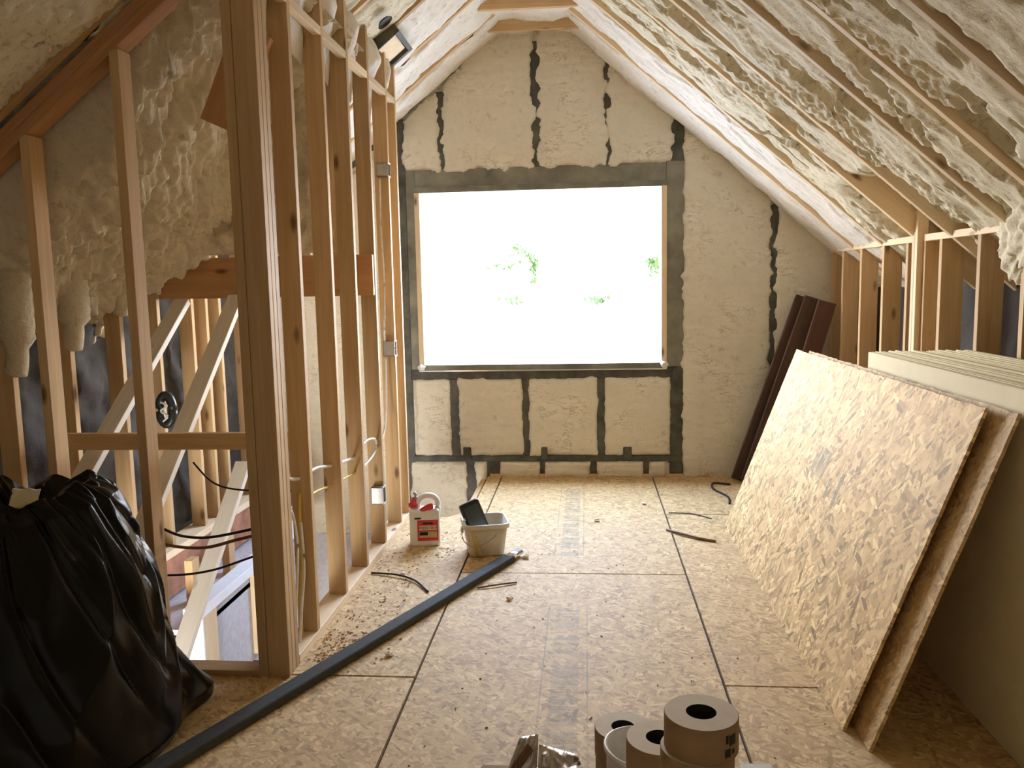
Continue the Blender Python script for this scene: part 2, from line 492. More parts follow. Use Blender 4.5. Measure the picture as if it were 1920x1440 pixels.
ceiling = empty('ceiling', (-.37, 2, 3.6), label='sloping attic ceiling of exposed rafters with sprayed foam between them', cat='ceiling', kind='structure')
RY = [6.17, 5.58, 5.0, 4.56, 3.95, 3.5, 3.0, 2.5, 2.0, 1.4, .8, .2, -.4, -1.0]
LY = [6.25, 5.72, 5.15, 4.62, 4.1, 3.62, 3.12, 2.6, 2.0, 1.4, .8, .2, -.4, -1.0]
for y in RY:
    a = Vector((-.25, y, zr(-.25))) - nR * .07; c = Vector((2.95, y, zr(2.95))) - nR * .07
    if y == 5.0: c = Vector((2.6, y, zr(2.6))) - nR * .07
    lumber('rafter', a, c, .038, .14, (0, 1, 0), M['pine_pale'], ceiling)
for y in LY:
    a = Vector((-.45, y, zl(-.45))) - nL * .07; c = Vector((-3.3, y, zl(-3.3))) - nL * .07
    lumber('rafter', a, c, .038, .14, (0, 1, 0), M['pine'], ceiling)
for y in (6.44, 5.95, 5.4, 4.8, 4.2, 3.6, 3.0, 2.4, 1.8, 1.2, .6, 0, -.6, -1.2):
    lumber('collar_tie', (-.92, y, 3.52), (.18, y, 3.52), .038, .14, (0, 1, 0), M['pine'], ceiling)

def slope_bay(y0, y1, x0, x1, zf, nrm, seed, step, depthf, mkey='foam'):
    nu = max(4, int((y1 - y0) / step)); L = abs(x1 - x0) * math.hypot(1, .83); nv = int(L / step)
    u = np.linspace(y0, y1, nu)[:, None] * np.ones((1, nv)); x = np.ones((nu, 1)) * np.linspace(x0, x1, nv)[None]
    e = np.minimum(u - y0, y1 - u)                # distance from the rafters
    d = depthf(u, x, e, seed)
    P = np.stack([x + nrm.x * d, u, zf(x) + nrm.z * d], -1)
    o = grid('foam_bay', P, M[mkey], ceiling)
    return o

def depth_right(u, x, e, s):
    near = sstep(6.3, 4.6, u)
    lump = fbm(u * 2.2, x * 1.6, s, 3) * .016 + fbm(u * 9, x * 6, s + 2, 3) * .009
    rough_ = sstep(-.25, .35, fbm(u * 2.6 + 9, x * 1.3, s + 3, 3))
    pop = (0.45 - worley(u * 30, x * 26, s)) * .024 * rough_ * (.25 + .9 * near) + (.5 - worley(u * 13, x * 11, s + 1)) * .018 * near * rough_
    gouge = -.050 * sstep(.26, .42, fbm(u * 6.5, x * 3.0, s + 31, 3)) * near
    gap = fbm(u * .7 + s, x * 2.6, s + 51, 4)
    edge = -(.085 * sstep(.05, .30, gap) + .010) * (1 - sstep(.0, .042, e + .014 * pn(x * 16, u * 9, s)))
    bare = -.11 * sstep(1.45, 1.62, x + .08 * pn(u * 4, x * 4, 5)) * sstep(4.38, 4.5, u) * sstep(5.36, 5.15, u)
    d = -.006 - .006 * near + lump + pop + gouge + edge + bare
    trough = -.13 * (np.exp(-((u - 3.555) / .026) ** 2) * sstep(.80, 1.0, x) + np.exp(-((u - 3.05) / .026) ** 2) * sstep(.1, .3, fbm(u * .1, x * 3, 6, 2) + .25))
    return d + trough

def depth_left(u, x, e, s):
    lump = fbm(u * 2.6, x * 2.0, 61, 4) * .026
    far = sstep(4.0, 4.8, u)
    pop = (0.5 - worley(u * 22, x * 20, 61)) * .028 * (1 - .75 * far)
    gap = fbm(u * .7 + s, x * 2.4, s + 51, 3)
    edge = -(.07 * sstep(.05, .4, gap) + .010) * (1 - sstep(.0, .045, e + .012 * pn(x * 14, u * 9, s)))
    return .0 + lump + pop + edge

prev = YG
for i, y in enumerate(RY):
    slope_bay(y + .019, prev - (.019 if i else 0), -.12, 2.95, zr, nR, 11 + i, .0125 if y > 2.2 else .05, depth_right, 'foam_white' if y > 5.2 else 'foam')
    prev = y
slope_bay(YB, prev - .019, -.12, 2.95, zr, nR, 40, .06, depth_right)
prev = YG
for i, y in enumerate(LY):
    slope_bay(y + .019, prev - (.019 if i else 0), -.62, -3.3, zl, nL, 61 + i, .0135 if y > 2.3 else .06, depth_left, 'foam_white' if y > 4.9 else 'foam')
    prev = y
slope_bay(YB, prev - .019, -.62, -3.3, zl, nL, 90, .06, depth_left)
# thick foam hanging over the stairwell, one ragged mass
nu, nv = 190, 280
u = np.linspace(3.245, 4.74, nu)[:, None] * np.ones((1, nv)); x = np.ones((nu, 1)) * np.linspace(-1.30, -3.25, nv)[None]
d = .03 + .26 * sstep(-1.60, -2.3, x + .16 * fbm(u * 2, x * 2, 3, 3)) + .05 * sstep(3.3, 3.6, u)
d = d + (.55 - worley(u * 3.2 + .3 * pn(u * 5, x * 5, 2), x * 2.6, 77)) * .15 + fbm(u * 7, x * 6, 23, 4) * .035 + (.5 - worley(u * 15, x * 12, 20)) * .065 + (.5 - worley(u * 29, x * 25, 21)) * .03
d = d * sstep(3.243, 3.31, u)
grid('hanging_foam', np.stack([x + nL.x * d, u, zl(x) + nL.z * d], -1), M['foam_wool'], ceiling)
# flat strip at the ridge
nu, nv = 380, 70
u = np.linspace(YB, YG, nu)[:, None] * np.ones((1, nv)); x = np.ones((nu, 1)) * np.linspace(-.95, .22, nv)[None]
z = 3.515 + .03 * fbm(u * 3, x * 3, 5, 4) - .10 * sstep(.30, .62, np.abs(x + .37))
grid('foam_ridge', np.stack([x, u, z], -1), M['foam_white'], ceiling)
# outer sheathing keeps the daylight out
for (x0, x1, zf, nrm) in ((-.45, 3.6, zr, nR), (-.30, -4.0, zl, nL)):
    a = Vector((x0, 0, zf(x0))) - nrm * .20; c = Vector((x1, 0, zf(x1))) - nrm * .20
    lumber('roof_deck', Vector((a.x, (YB + YG) / 2, a.z)), Vector((c.x, (YB + YG) / 2, c.z)), YG - YB + .8, .02, (0, 1, 0), M['deck'], ceiling)
box('roof_deck', -.9, .2, YB - .4, YG + .4, 3.84, 3.86, M['deck'], ceiling)

# ------------------------------------------------------------------ gable wall with the window
wall_far = empty('wall_far', (-.37, YG, 0), label='gable wall of trimmed beige foam panels between dark taped studs', cat='wall', kind='structure')
def wall_hole(name, x0, x1, z0, z1, ya, yb, hx0, hx1, hz0, hz1, m, parent):
    bm = bmesh.new()
    for (a, c, p, q) in ((x0, hx0, z0, z1), (hx1, x1, z0, z1), (hx0, hx1, z0, hz0), (hx0, hx1, hz1, z1)):
        bmesh.ops.create_cube(bm, size=1, matrix=Matrix.Translation(((a + c) / 2, (ya + yb) / 2, (p + q) / 2)) @ Matrix.Diagonal((c - a, yb - ya, q - p, 1)))
    return link(name, bm_mesh(name, bm), m, parent)
wall_hole('sheathing', -4.0, 3.6, -.6, 4.0, YG + .035, YG + .17, WX0, WX1, WZ0, WZ1, M['membrane'], wall_far)
def gstud(x0, x1, z0, z1, m='tape', y=0.0, name='stud'):
    return box(name, x0, x1, YG + .002 - y, YG + .05, z0, z1, M[m], wall_far, .004)
for (x0, x1, z0, z1) in ((-1.50, -1.43, -.5, 2.9), (-1.17, -1.09, 2.45, 3.1), (-.42, -.335, 2.45, 3.45), (.15, .215, 2.45, 3.3), (.67, .775, -.0, 2.85),
                         (1.43, 1.50, 0, 2.15), (-1.125, -1.045, .15, .86), (-.53, -.465, .15, .86), (.08, .15, .15, .86),
                         (-1.01, -.92, -.5, .16), (-.83, -.72, -.3, .16), (-.39, -.345, -.02, .16), (.02, .08, -.02, .16), (.45, .5, -.02, .16), (1.86, 1.93, 0, 1.85)):
    gstud(x0, x1, z0, z1)
for (x0, x1) in ((-1.02, -.955), (-.375, -.325), (.29, .36)): gstud(x0, x1, .15, .25, 'tape', .034, 'nailing_block')
gstud(-1.355, .634, WZ1 + .03, 2.50, 'membrane', .004, 'window_header')
gstud(-1.43, -1.356, .896, 2.50, 'membrane', .004, 'trimmer')
gstud(.635, .775, .896, WZ1 + .18, 'membrane', .004, 'trimmer')
gstud(-1.44, .69, .81, .895, 'tape', .004, 'window_sill_plate')
gstud(-1.46, 1.22, .125, .175, 'tape', .003, 'bottom_plate')

def gable_panel(poly, seed, grow=.004, wob=.016, mkey='foam_wall'):
    xs = [p[0] for p in poly]; zs = [p[1] for p in poly]; st = .012
    gx = np.arange(min(xs) - .05, max(xs) + .05, st); gz = np.arange(min(zs) - .05, max(zs) + .05, st)
    Xg, Zg = np.meshgrid(gx, gz, indexing='ij')
    d = np.full(Xg.shape, 9.0); n = len(poly)
    area = sum(poly[i][0] * poly[(i + 1) % n][1] - poly[(i + 1) % n][0] * poly[i][1] for i in range(n))
    for i in range(n):
        (ax, az), (bx, bz) = poly[i], poly[(i + 1) % n]
        ex, ez = bx - ax, bz - az; l = math.hypot(ex, ez)
        s = ((Xg - ax) * ez - (Zg - az) * ex) / l * (-1 if area > 0 else 1)
        d = np.minimum(d, s)
    d = d + wob * fbm(Xg * 9, Zg * 9, seed, 3) + grow
    hgt = -.02 + .032 * sstep(-.006, .016, d) + .010 * sstep(0, .10, d)
    hgt = hgt + .006 * fbm(Xg * 5, Zg * 5, seed + 2, 4) + .004 * fbm(Xg * 4, Zg * 22, seed + 4, 3)
    P = np.stack([Xg, YG - hgt, Zg], -1)
    grid('foam_panel', P, M[mkey], wall_far, d > -.02)
PANELS = [
    [(-1.42, 2.88), (-1.17, 3.09), (-1.17, 2.51), (-1.43, 2.51)],
    [(-1.10, 3.14), (-.72, 3.52), (-.415, 3.54), (-.415, 2.51), (-1.10, 2.51)],
    [(-.34, 3.54), (-.02, 3.54), (.155, 3.36), (.155, 2.51), (-.34, 2.51)],
    [(.205, 3.28), (.67, 2.88), (.67, 2.54), (.205, 2.51)],
    [(.775, 2.80), (1.435, 2.23), (1.435, 0), (.775, 0)],
    [(1.49, 2.17), (2.1, 1.65), (2.1, 0), (1.49, 0)],
    [(-1.41, .82), (-1.12, .82), (-1.12, .18), (-1.41, .18)],
    [(-1.05, .82), (-.525, .82), (-.525, .18), (-1.05, .18)],
    [(-.47, .82), (.085, .82), (.085, .18), (-.47, .18)],
    [(.145, .82), (.67, .82), (.67, .18), (.145, .18)],
    [(-1.46, .12), (-1.0, .12), (-1.0, -.5), (-1.49, -.5)],
    [(-.925, .12), (-.83, .12), (-.83, -.4), (-.925, -.4)],
    [(-.72, .12), (-.385, .12), (-.385, -.01), (-.72, -.01)],
    [(-.35, .12), (.02, .12), (.02, -.01), (-.35, -.01)],
    [(.08, .12), (.455, .12), (.455, -.01), (.08, -.01)],
    [(.5, .12), (.63, .12), (.63, -.01), (.5, -.01)],
    [(-3.3, 1.2), (-2.2, 2.2), (-1.55, 2.75), (-1.52, -.5), (-3.3, -.5)]]
for i, p in enumerate(PANELS): gable_panel(p, 200 + 3 * i, .020 if i < 4 else .012 if i < 6 else .003, .034 if i < 4 else .026 if i < 6 else .014)
box('rim_board', S0 - .1, 2.2, YG - .006, YG + .03, -.03, .022, M['pine'], wall_far)

window = empty('window_1', ((WX0 + WX1) / 2, YG, WZ0), label='large bright fixed window in a dark taped frame in the gable', cat='window', kind='structure')
fr = .028
for (n_, a, c, p, q) in (('window_frame', WX0 - .03, WX0 + .012, WZ0, WZ1), ('window_frame', WX1 - .012, WX1 + .03, WZ0, WZ1)):
    box(n_, a, c, YG - .012, YG + .17, p, q, M['pine_pale'], window, .003)
box('window_frame', WX0 - .03, WX1 + .03, YG - .012, YG + .17, WZ1 - .012, WZ1 + .035, M['membrane'], window, .003)
box('window_sill', WX0 - .03, WX1 + .03, YG - .02, YG + .17, WZ0 - .035, WZ0 + .014, M['membrane'], window, .004)
box('sill_flashing', WX0 - .03, WX1 + .03, YG - .026, YG - .018, WZ0 - .040, WZ0 - .030, M['silver'], window)
for (xx, s) in ((WX0 - .01, 1), (WX1 + .012, 2)):
    bm = bmesh.new(); bmesh.ops.create_icosphere(bm, subdivisions=3, radius=.03)
    for v in bm.verts:
        v.co *= 1 + .4 * float(fbm(np.array(v.co.x * 40 + s), np.array(v.co.z * 40), s, 2))
        v.co += Vector((xx, YG - .02, WZ0 - .005))
    link('foam_blob', bm_mesh('foam_blob', bm, True), M['foam_white'], window)
box('pane', WX0 + .01, WX1 - .01, YG + .12, YG + .126, WZ0 + .01, WZ1 - .01, M['glass'], window)

# ------------------------------------------------------------------ back of the attic, eaves and the storey below
wall_back = empty('wall_back', (0, YB, 0), label='closed rear gable wall of the attic', cat='wall', kind='structure')
box('sheathing', -4.0, 3.6, YB - .17, YB, -.6, 4.0, M['foam_white'], wall_back)
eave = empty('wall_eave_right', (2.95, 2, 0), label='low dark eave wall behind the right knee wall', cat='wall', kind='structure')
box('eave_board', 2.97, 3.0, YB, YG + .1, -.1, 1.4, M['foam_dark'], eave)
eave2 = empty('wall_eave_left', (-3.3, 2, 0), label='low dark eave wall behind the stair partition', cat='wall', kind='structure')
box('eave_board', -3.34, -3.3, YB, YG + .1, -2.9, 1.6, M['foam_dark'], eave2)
low = empty('wall_lower', (-1.9, 4.5, -2.7), label='framing and walls of the storey below the stairwell', cat='wall', kind='structure')
box('lower_floor', -3.3, 3.0, YL - .2, YG + .1, -2.75, -2.7, M['osb'], low)
box('lower_wall', .2, .25, YL - .2, YG + .1, -2.7, -.1, M['drywall_grey'], low)
box('lower_wall', -3.3, .25, YG + .0, YG + .1, -2.7, -.5, M['drywall_grey'], low)
wall_hole('lower_wall', -3.3, .25, -2.7, -.10, YL - .17, YL, LX0, LX1, LZ0, LZ1, M['drywall_grey'], low)  # opening for the added lower window
box('lower_ceiling', -3.3, .25, YL - .17, 3.15, -.14, -.11, M['drywall_grey'], low)

# ------------------------------------------------------------------ left stud wall
XW = -1.222
wall_left = empty('wall_left', (XW - .045, 4.3, 0), label='open stud wall of pine boards beside the stairwell', cat='wall', kind='structure')
post = empty('corner_post', (XW - .06, 3.2, 0)); post.parent = wall_left; post.matrix_parent_inverse = Matrix.Translation((XW - .045, 4.3, 0)).inverted()
WORLD[post.name] = Matrix.Translation((XW - .06, 3.2, 0))
for k in range(3):
    y = 3.147 + .019 + k * .0395
    lumber('post_ply', (XW - .0445, y, .0), (XW - .0445, y, 3.02), .089, .0375, (1, 0, 0), M['pine_pale' if k == 9 else 'pine'], post)
lumber('post_ply', (XW - .110, 3.147 + .0445, .0), (XW - .110, 3.147 + .0445, 2.98), .038, .089, (1, 0, 0), M['pine'], post)
SY = [3.53, 3.985, 4.395, 4.82, 5.255, 5.50]
for y in SY:
    lumber('stud', (XW - .0445, y, .038), (XW - .0445, y, zl(XW) - .01), .089, .038, (1, 0, 0), M['pine'], wall_left)
lumber('bottom_plate', (XW - .0445, 3.27, .019), (XW - .0445, 5.52, .019), .089, .038, (1, 0, 0), M['pine_pale'], wall_left)
ys = [3.27] + SY
for a, c in zip(ys[:-1], ys[1:]):
    lumber('blocking', (XW - .02, a + .019, 2.775), (XW - .02, c - .019, 2.775), .04, .038, (1, 0, 0), M['pine_pale'], wall_left)
    # foam pillow above the blocking
    nn = 26
    uu = np.linspace(a + .019, c - .019, nn)[:, None] * np.ones((1, nn)); zz = np.ones((nn, 1)) * np.linspace(2.80, 3.12, nn)[None]
    bul = np.sin(np.linspace(0, np.pi, nn))[:, None] * np.sin(np.linspace(.25, np.pi, nn))[None] * .09
    grid('foam_pillow', np.stack([XW - .085 + bul + .02 * fbm(uu * 6, zz * 6, 4, 3), uu, zz], -1), M['foam_white'], wall_left)
    uu2 = uu; zz2 = np.ones((nn, 1)) * np.linspace(2.76, 2.62, nn)[None]
    bul2 = (1 - np.linspace(0, 1, nn)[None] ** 1.5) * np.ones((nn, 1)) * .05
    grid('foam_pillow', np.stack([XW - .10 + bul2 * np.sin(np.linspace(.3, np.pi - .3, nn))[:, None], uu2, zz2 + .03 * np.sin(np.linspace(0, np.pi, nn))[:, None]], -1), M['foam_white'], wall_left)

# ------------------------------------------------------------------ cross wall in front of the stairwell
wall_front = empty('wall_front_left', (-1.8, 3.19, 0), label='open stud wall under a raking plate left of the corner post', cat='wall', kind='structure')
def zp(x): return 2.105 + .783 * (x + 2.312)
YC = 3.147 + .0445
for x in (-1.781, -2.171, -2.56):
    lumber('stud', (x, YC, .038), (x, YC, zp(x) - .02), .038, .089, (1, 0, 0), M['pine'], wall_front)
lumber('raking_plate', (-3.2, YC, zp(-3.2)), (-1.34, YC, zp(-1.34)), .089, .040, (0, 1, 0), M['header'], wall_front)
lumber('raking_plate', (-3.2, YC, zp(-3.2) + .052), (-1.34, YC, zp(-1.34) + .052), .089, .040, (0, 1, 0), M['header'], wall_front)
lumber('bottom_plate', (-3.2, YC, .012), (-1.345, YC, .012), .089, .024, (0, 1, 0), M['pine'], wall_front)
lumber('cripple_board', (-1.50, 3.42, 2.25), (-1.33, 3.42, 2.62), .038, .16, (0, 1, 0), M['header'], wall_front)

# ------------------------------------------------------------------ stairwell partition
wall_stair = empty('wall_stair', (-2.5, 4.8, 0), label='dim stud partition along the far side of the stairwell', cat='wall', kind='structure')
XS = -2.5
STY = [3.43, 3.85, 4.30, 4.70, 5.13, 5.33, 5.53, 5.95, 6.35]
for y in STY:
    lumber('stud', (XS - .0445, y, .045), (XS - .0445, y, zl(XS) + .1), .089, .038, (1, 0, 0), M['pine'], wall_stair)
lumber('bottom_plate', (XS - .045, 3.2, .024), (XS - .045, YG - .02, .024), .15, .045, (1, 0, 0), M['pine_pale'], wall_stair)
bm = bmesh.new()
ob = prism('rim_board', [(-.12, 0), (.12, 0), (.12, 3.5), (-.12, 3.5)], -.012, .012, M['rim'], wall_stair,
           Matrix.Translation((XS + .0, 3.2, -.12)) @ Matrix.Rotation(math.pi / 2, 4, 'Y'))
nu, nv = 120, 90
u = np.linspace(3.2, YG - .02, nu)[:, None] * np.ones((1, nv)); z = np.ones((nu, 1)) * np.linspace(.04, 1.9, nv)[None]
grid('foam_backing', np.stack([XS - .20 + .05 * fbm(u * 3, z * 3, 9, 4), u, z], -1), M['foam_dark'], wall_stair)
# foam drips running down two studs
for (y, zb, s) in ((3.43, 1.22, 1), (3.85, 1.30, 2), (4.30, 1.45, 3)):
    tube('foam_drip', [(XS + .0, y, 2.0), (XS + .02, y + .005, 1.7), (XS + .02, y, zb + .12), (XS + .0, y, zb)], [.10] * 6 + [.075] * 6 + [.045] * 6 + [.012], M['foam_wool'], wall_stair, 12, 6)
tag(lumber('stair_rail', (-2.46, 3.63, .893), (-1.31, 3.63, .893), .038, .076, (0, 1, 0), M['pine']), 'horizontal pine rail crossing the stairwell at waist height', 'rail')
hb = empty('header_beam', (-1.9, 4.76, 1.53), label='reddish horizontal header beam above the stairwell opening', cat='beam')
for k in range(2):
    lumber('header_ply', (-2.5, 4.74 + k * .039, 1.65), (-1.31 if k == 0 else -1.225, 4.74 + k * .039, 1.65), .038, .235, (0, 1, 0), M['header'], hb)
# short cripples and foam above the header
for x in (-1.40, -1.62):
    lumber('cripple_stud', (x, 4.74, 1.77), (x, 4.74, zl(x) - .02), .089, .038, (1, 0, 0), M['pine'], hb)
nu, nv = 95, 80
x = np.linspace(-2.55, -1.42, nu)[:, None] * np.ones((1, nv)); t = np.ones((nu, 1)) * np.linspace(0, 1, nv)[None]
z = 1.78 + t * (zl(x) - 1.78 + .02)
yy = 4.72 - .13 * (1 - (2 * t - 1) ** 2) - .10 * (.6 - worley(x * 6, z * 6, 5)) - .06 * fbm(x * 7, z * 7, 8, 4) - .25 * sstep(.5, 1, t)
grid('foam_fill', np.stack([x, yy, z], -1), M['foam_wool'], hb)

def brace(p0, p1, label):
    o = lumber('brace_board', p0, p1, .038, .089, (0, .6, 1), M['pine_lit'])
    return tag(o, label, 'board', 'diagonal boards in the stairwell')
brace((-2.33, 4.66, 1.52), (-2.33, 3.50, .67), 'pale diagonal board in the stairwell, leftmost and partly behind the front stud')
brace((-2.02, 4.70, 1.54), (-2.02, 3.40, .40), 'brightly lit diagonal board crossing the middle of the stairwell below the header')
brace((-2.02, 4.66, .565), (-2.02, 3.55, -.41), 'tan diagonal board low in the stairwell beside the black bag')

# framing of the storey below, seen through the stair opening
XK = -2.1
lumber('lower_top_plate', (XK - .045, 4.16, -.165), (XK - .045, 6.0, -.165), .10, .06, (1, 0, 0), M['white_lit'], low)
box('lit_post_face', XK - .10, XK + .0, 4.185, 4.20, -2.6, -.195, M['white_lit'], low)  # white face added to the post so it looks lit
box('lower_post', XK - .10, XK + .0, 4.20, 4.36, -2.6, -.195, M['pine_pale'], low)
box('lower_panel', XK - .10, XK - .05, 4.37, 5.6, -2.6, -.195, M['drywall_grey'], low)
box('lower_post', XK - .06, XK - .01, 4.95, 5.03, -.75, -.195, M['pine_pale'], low)
box('lower_beam', -2.05, -1.3, 4.62, 4.68, -.95, -.70, M['pine'], low)
box('lower_ledge', -2.05, -1.3, 4.45, 4.68, -1.02, -.97, M['pine_pale'], low)
box('black_strip', -2.05, -1.3, 4.60, 4.70, -.695, -.675, M['black_pl'], low)
box('lower_tread', -2.9, -2.15, 4.2, 6.2, -.30, -.27, M['drywall_grey'], low)
lumber('lower_strut', (-2.35, 5.1, -.27), (-2.35, 5.1, .0), .05, .09, (1, 0, 0), M['pine'], low)
lumber('lower_strut', (-2.35, 4.6, -.27), (-2.35, 4.6, -.0), .05, .09, (1, 0, 0), M['pine'], low)

# ------------------------------------------------------------------ right knee wall
XR = 1.89
wall_right = empty('wall_right', (XR, 5.2, 0), label='low knee wall of pine studs under the right roof slope', cat='wall', kind='structure')
for y in (6.66, 6.39, 5.98, 5.55, 5.15, 4.90, 4.68, 4.24, 3.82, 3.4, 3.0, 2.6, 2.2, 1.8, 1.4, 1.0, .6):
    lumber('stud', (XR + .057, y, .038), (XR + .057, y, 1.772), .114, .038, (1, 0, 0), M['pine'], wall_right)
for y in (4.94, 4.98):
    lumber('stud', (XR + .0, y, .038), (XR + .0, y, 1.95), .06, .038, (1, 0, 0), M['pine_pale'], wall_right)
lumber('top_plate', (XR + .07, .4, 1.791), (XR + .07, YG - .01, 1.791), .14, .038, (1, 0, 0), M['pine_pale'], wall_right)
lumber('bottom_plate', (XR + .057, .4, .019), (XR + .057, YG - .01, .019), .114, .038, (1, 0, 0), M['pine'], wall_right)
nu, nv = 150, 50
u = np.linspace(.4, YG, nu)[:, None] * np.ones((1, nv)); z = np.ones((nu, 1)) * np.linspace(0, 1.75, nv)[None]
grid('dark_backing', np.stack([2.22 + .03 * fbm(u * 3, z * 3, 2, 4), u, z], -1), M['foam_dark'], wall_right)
def foam_lump(c, r, s, parent, mkey='foam'):
    bm = bmesh.new(); bmesh.ops.create_icosphere(bm, subdivisions=5, radius=1)
    V = np.array([v.co for v in bm.verts])
    k = 1 + .30 * fbm(V[:, 0] * 2.2 + s, V[:, 2] * 2.2 + V[:, 1], s, 3) + .22 * (.5 - worley(V[:, 0] * 4 + V[:, 1] * 2 + s, V[:, 2] * 4 - V[:, 1] * 2, s))
    for v, q in zip(bm.verts, k):
        v.co = Vector((v.co.x * r[0] * q + c[0], v.co.y * r[1] * q + c[1], v.co.z * r[2] * q + c[2]))
    return link('foam_lump', bm_mesh('foam_lump', bm, True), M[mkey], parent)
foam_lump((1.95, 3.86, 1.74), (.10, .16, .20), 3, wall_right)
foam_lump((1.93, 3.70, 1.80), (.11, .18, .24), 5, wall_right)
foam_lump((1.93, 3.45, 1.86), (.12, .2, .16), 8, wall_right)

# ------------------------------------------------------------------ leaning strand boards and drywall
def lean_sheet(xb, y0, length, xt, label, mkey, rz):
    H = 1.219; ang = math.asin((xt - xb) / H)
    t = .0115
    # local x = up the sheet, local y = along the attic, local z = towards the room
    ux = Vector((math.sin(ang), 0, math.cos(ang))); uy = Vector((0, 1, 0)); uz = ux.cross(uy)
    mt = Matrix((ux, uy, uz)).transposed().to_4x4()
    mt = Matrix.Translation((xb, y0, 0)) @ Matrix.Rotation(rz, 4, 'Z') @ mt
    bm = bmesh.new()
    nn = 36
    rnd = random.Random(int(y0 * 1000))
    pts = [(0, 0)] + [(0, length)]
    pts = [(0, 0)] + [(H * i / nn, -.004 * rnd.random()) for i in range(1, nn)] + [(H, 0)]
    pts += [(H - .006 * rnd.random(), length * i / 60) for i in range(1, 60)] + [(H, length)]
    pts += [(H * (nn - i) / nn, length + .004 * rnd.random()) for i in range(1, nn)] + [(0, length)]
    pts = [(a, c) for a, c in pts]
    o = prism('strand_board_sheet', pts, -t / 2, t / 2, M[mkey], None, mt)
    return tag(o, label, 'board', 'leaning strand board sheets')
lean_sheet(.888, 2.845, 2.46, 1.318, 'front strand board sheet leaning on the stack, with faded grey print', 'osb_lean', .003)
lean_sheet(.935, 2.715, 2.44, 1.358, 'rear strand board sheet leaning behind the printed one, showing only its near edge', 'osb', .003)

NS = 31; tS = .0158
base = None
for k in range(NS):
    x0 = 1.380 + k * tS
    dy = random.uniform(-.012, .012); hz = 1.217 + random.uniform(-.004, .004)
    if base is None:
        me = box_mesh('sheet', 0, tS - .0022, 0, 3.0, 0, 1.217, .003, 2); me.materials.append(M['paper']); base = me
    o = link('drywall_sheet', base, None)
    o.location = (x0, 1.22 + dy, 0); o.scale = (1, 1, hz / 1.217)
    if k == 0: tag(o, 'cream drywall sheet on the room side of the upright stack, broad face showing', 'drywall', 'upright stack of drywall sheets')
    elif k == NS - 1: tag(o, 'cream drywall sheet at the knee wall side of the upright stack', 'drywall', 'upright stack of drywall sheets')
    else: tag(o, 'cream drywall sheet inside the upright stack, only its top edge showing', 'drywall', 'upright stack of drywall sheets')

# dark boards in the far right corner
def dark(p0, p1, w, d, label, mkey='pine_old'):
    return tag(lumber('dark_plank', p0, p1, w, d, (1, 0, 0), M[mkey]), label, 'plank', 'dark planks in the far corner')
dark((1.175, 6.52, .02), (1.655, 6.56, 1.44), .11, .04, 'near black plank leaning in the far corner, closest to the window')
dark((1.25, 6.45, .02), (1.72, 6.50, 1.43), .14, .04, 'dark brown plank leaning in the far corner between two others')
dark((1.40, 6.38, .02), (1.80, 6.44, 1.40), .13, .04, 'reddish dark plank leaning in the far corner, against the knee wall', 'plank_red')

# ------------------------------------------------------------------ black bin bag
def make_bag():
    root = empty('bin_bag', (-1.93, 2.58, 0), label='full black plastic bin bag slumped in front of the stairwell', cat='bag')
    nu, nv = 420, 260
    th = np.linspace(0, 2 * np.pi, nu)[:, None] * np.ones((1, nv)); t = np.ones((nu, 1)) * np.linspace(0, 1, nv)[None]
    prof = np.interp(t, [0, .02, .08, .25, .45, .62, .78, .90, .96, 1.0], [.36, .47, .51, .505, .475, .43, .375, .315, .27, .235])
    z = np.interp(t, [0, .03, .9, 1], [.0, .01, .86, .915])
    z = z + sstep(.75, 1, t) * (.02 * np.sin(th * 2 + .8) + .03 * pn(np.cos(th) * 3, np.sin(th) * 3, 4))
    cx, cy = np.cos(th), np.sin(th)
    fold = np.abs(pn(cx * 2.4 + t * 1.0, cy * 2.4 - t * 1.6, 7))
    crease = 1 - np.abs(pn(cx * 3.2 + t * 2.2 + 5, cy * 3.2 + t * 2.6, 12)) * 2.2
    crease = np.clip(crease, 0, 1) ** 2.2
    fine = np.clip(1 - np.abs(pn(cx * 4 + 3 + t * 3, t * 4.5 + cy * 4, 15)) * 2.0, 0, 1) ** 3
    r = prof * (1 - .10 * fold * sstep(0, .2, t)) - .020 * crease * sstep(.05, .3, t) - .016 * fine * sstep(.55, .9, t)
    tail = np.exp(-((np.angle(np.exp(1j * (th - .80)))) / .24) ** 2) * .17 * sstep(.30, .0, t)
    r = r + tail
    X = r * cx * .98 ; Y = r * cy * .95
    lean = sstep(.2, 1, t)
    X = X - .03 * lean; Y = Y + .10 * lean
    P = np.stack([X - 1.93, Y + 2.58, z], -1)
    P[-1] = P[0]
    body = grid('bag_body', P, M['bag'], root)
    # folded mouth turning inwards
    k = 14; s = np.linspace(0, 1, k)
    mouth = np.zeros((nu, k, 3)); top = P[:, -1, :]; cen = top.mean(0)
    for j, q in enumerate(s):
        mouth[:, j, :] = top * (1 - .72 * q) + cen * .72 * q
        mouth[:, j, 2] = top[:, 2] * (1 - q) + q * (cen[2] - .12) + .02 * np.sin(q * 3.1) + .02 * np.sin(th[:, 0] * 7 + q * 5) * q
    mouth[-1] = mouth[0]
    grid('bag_mouth', mouth, M['bag'], root)
    return root
make_bag()
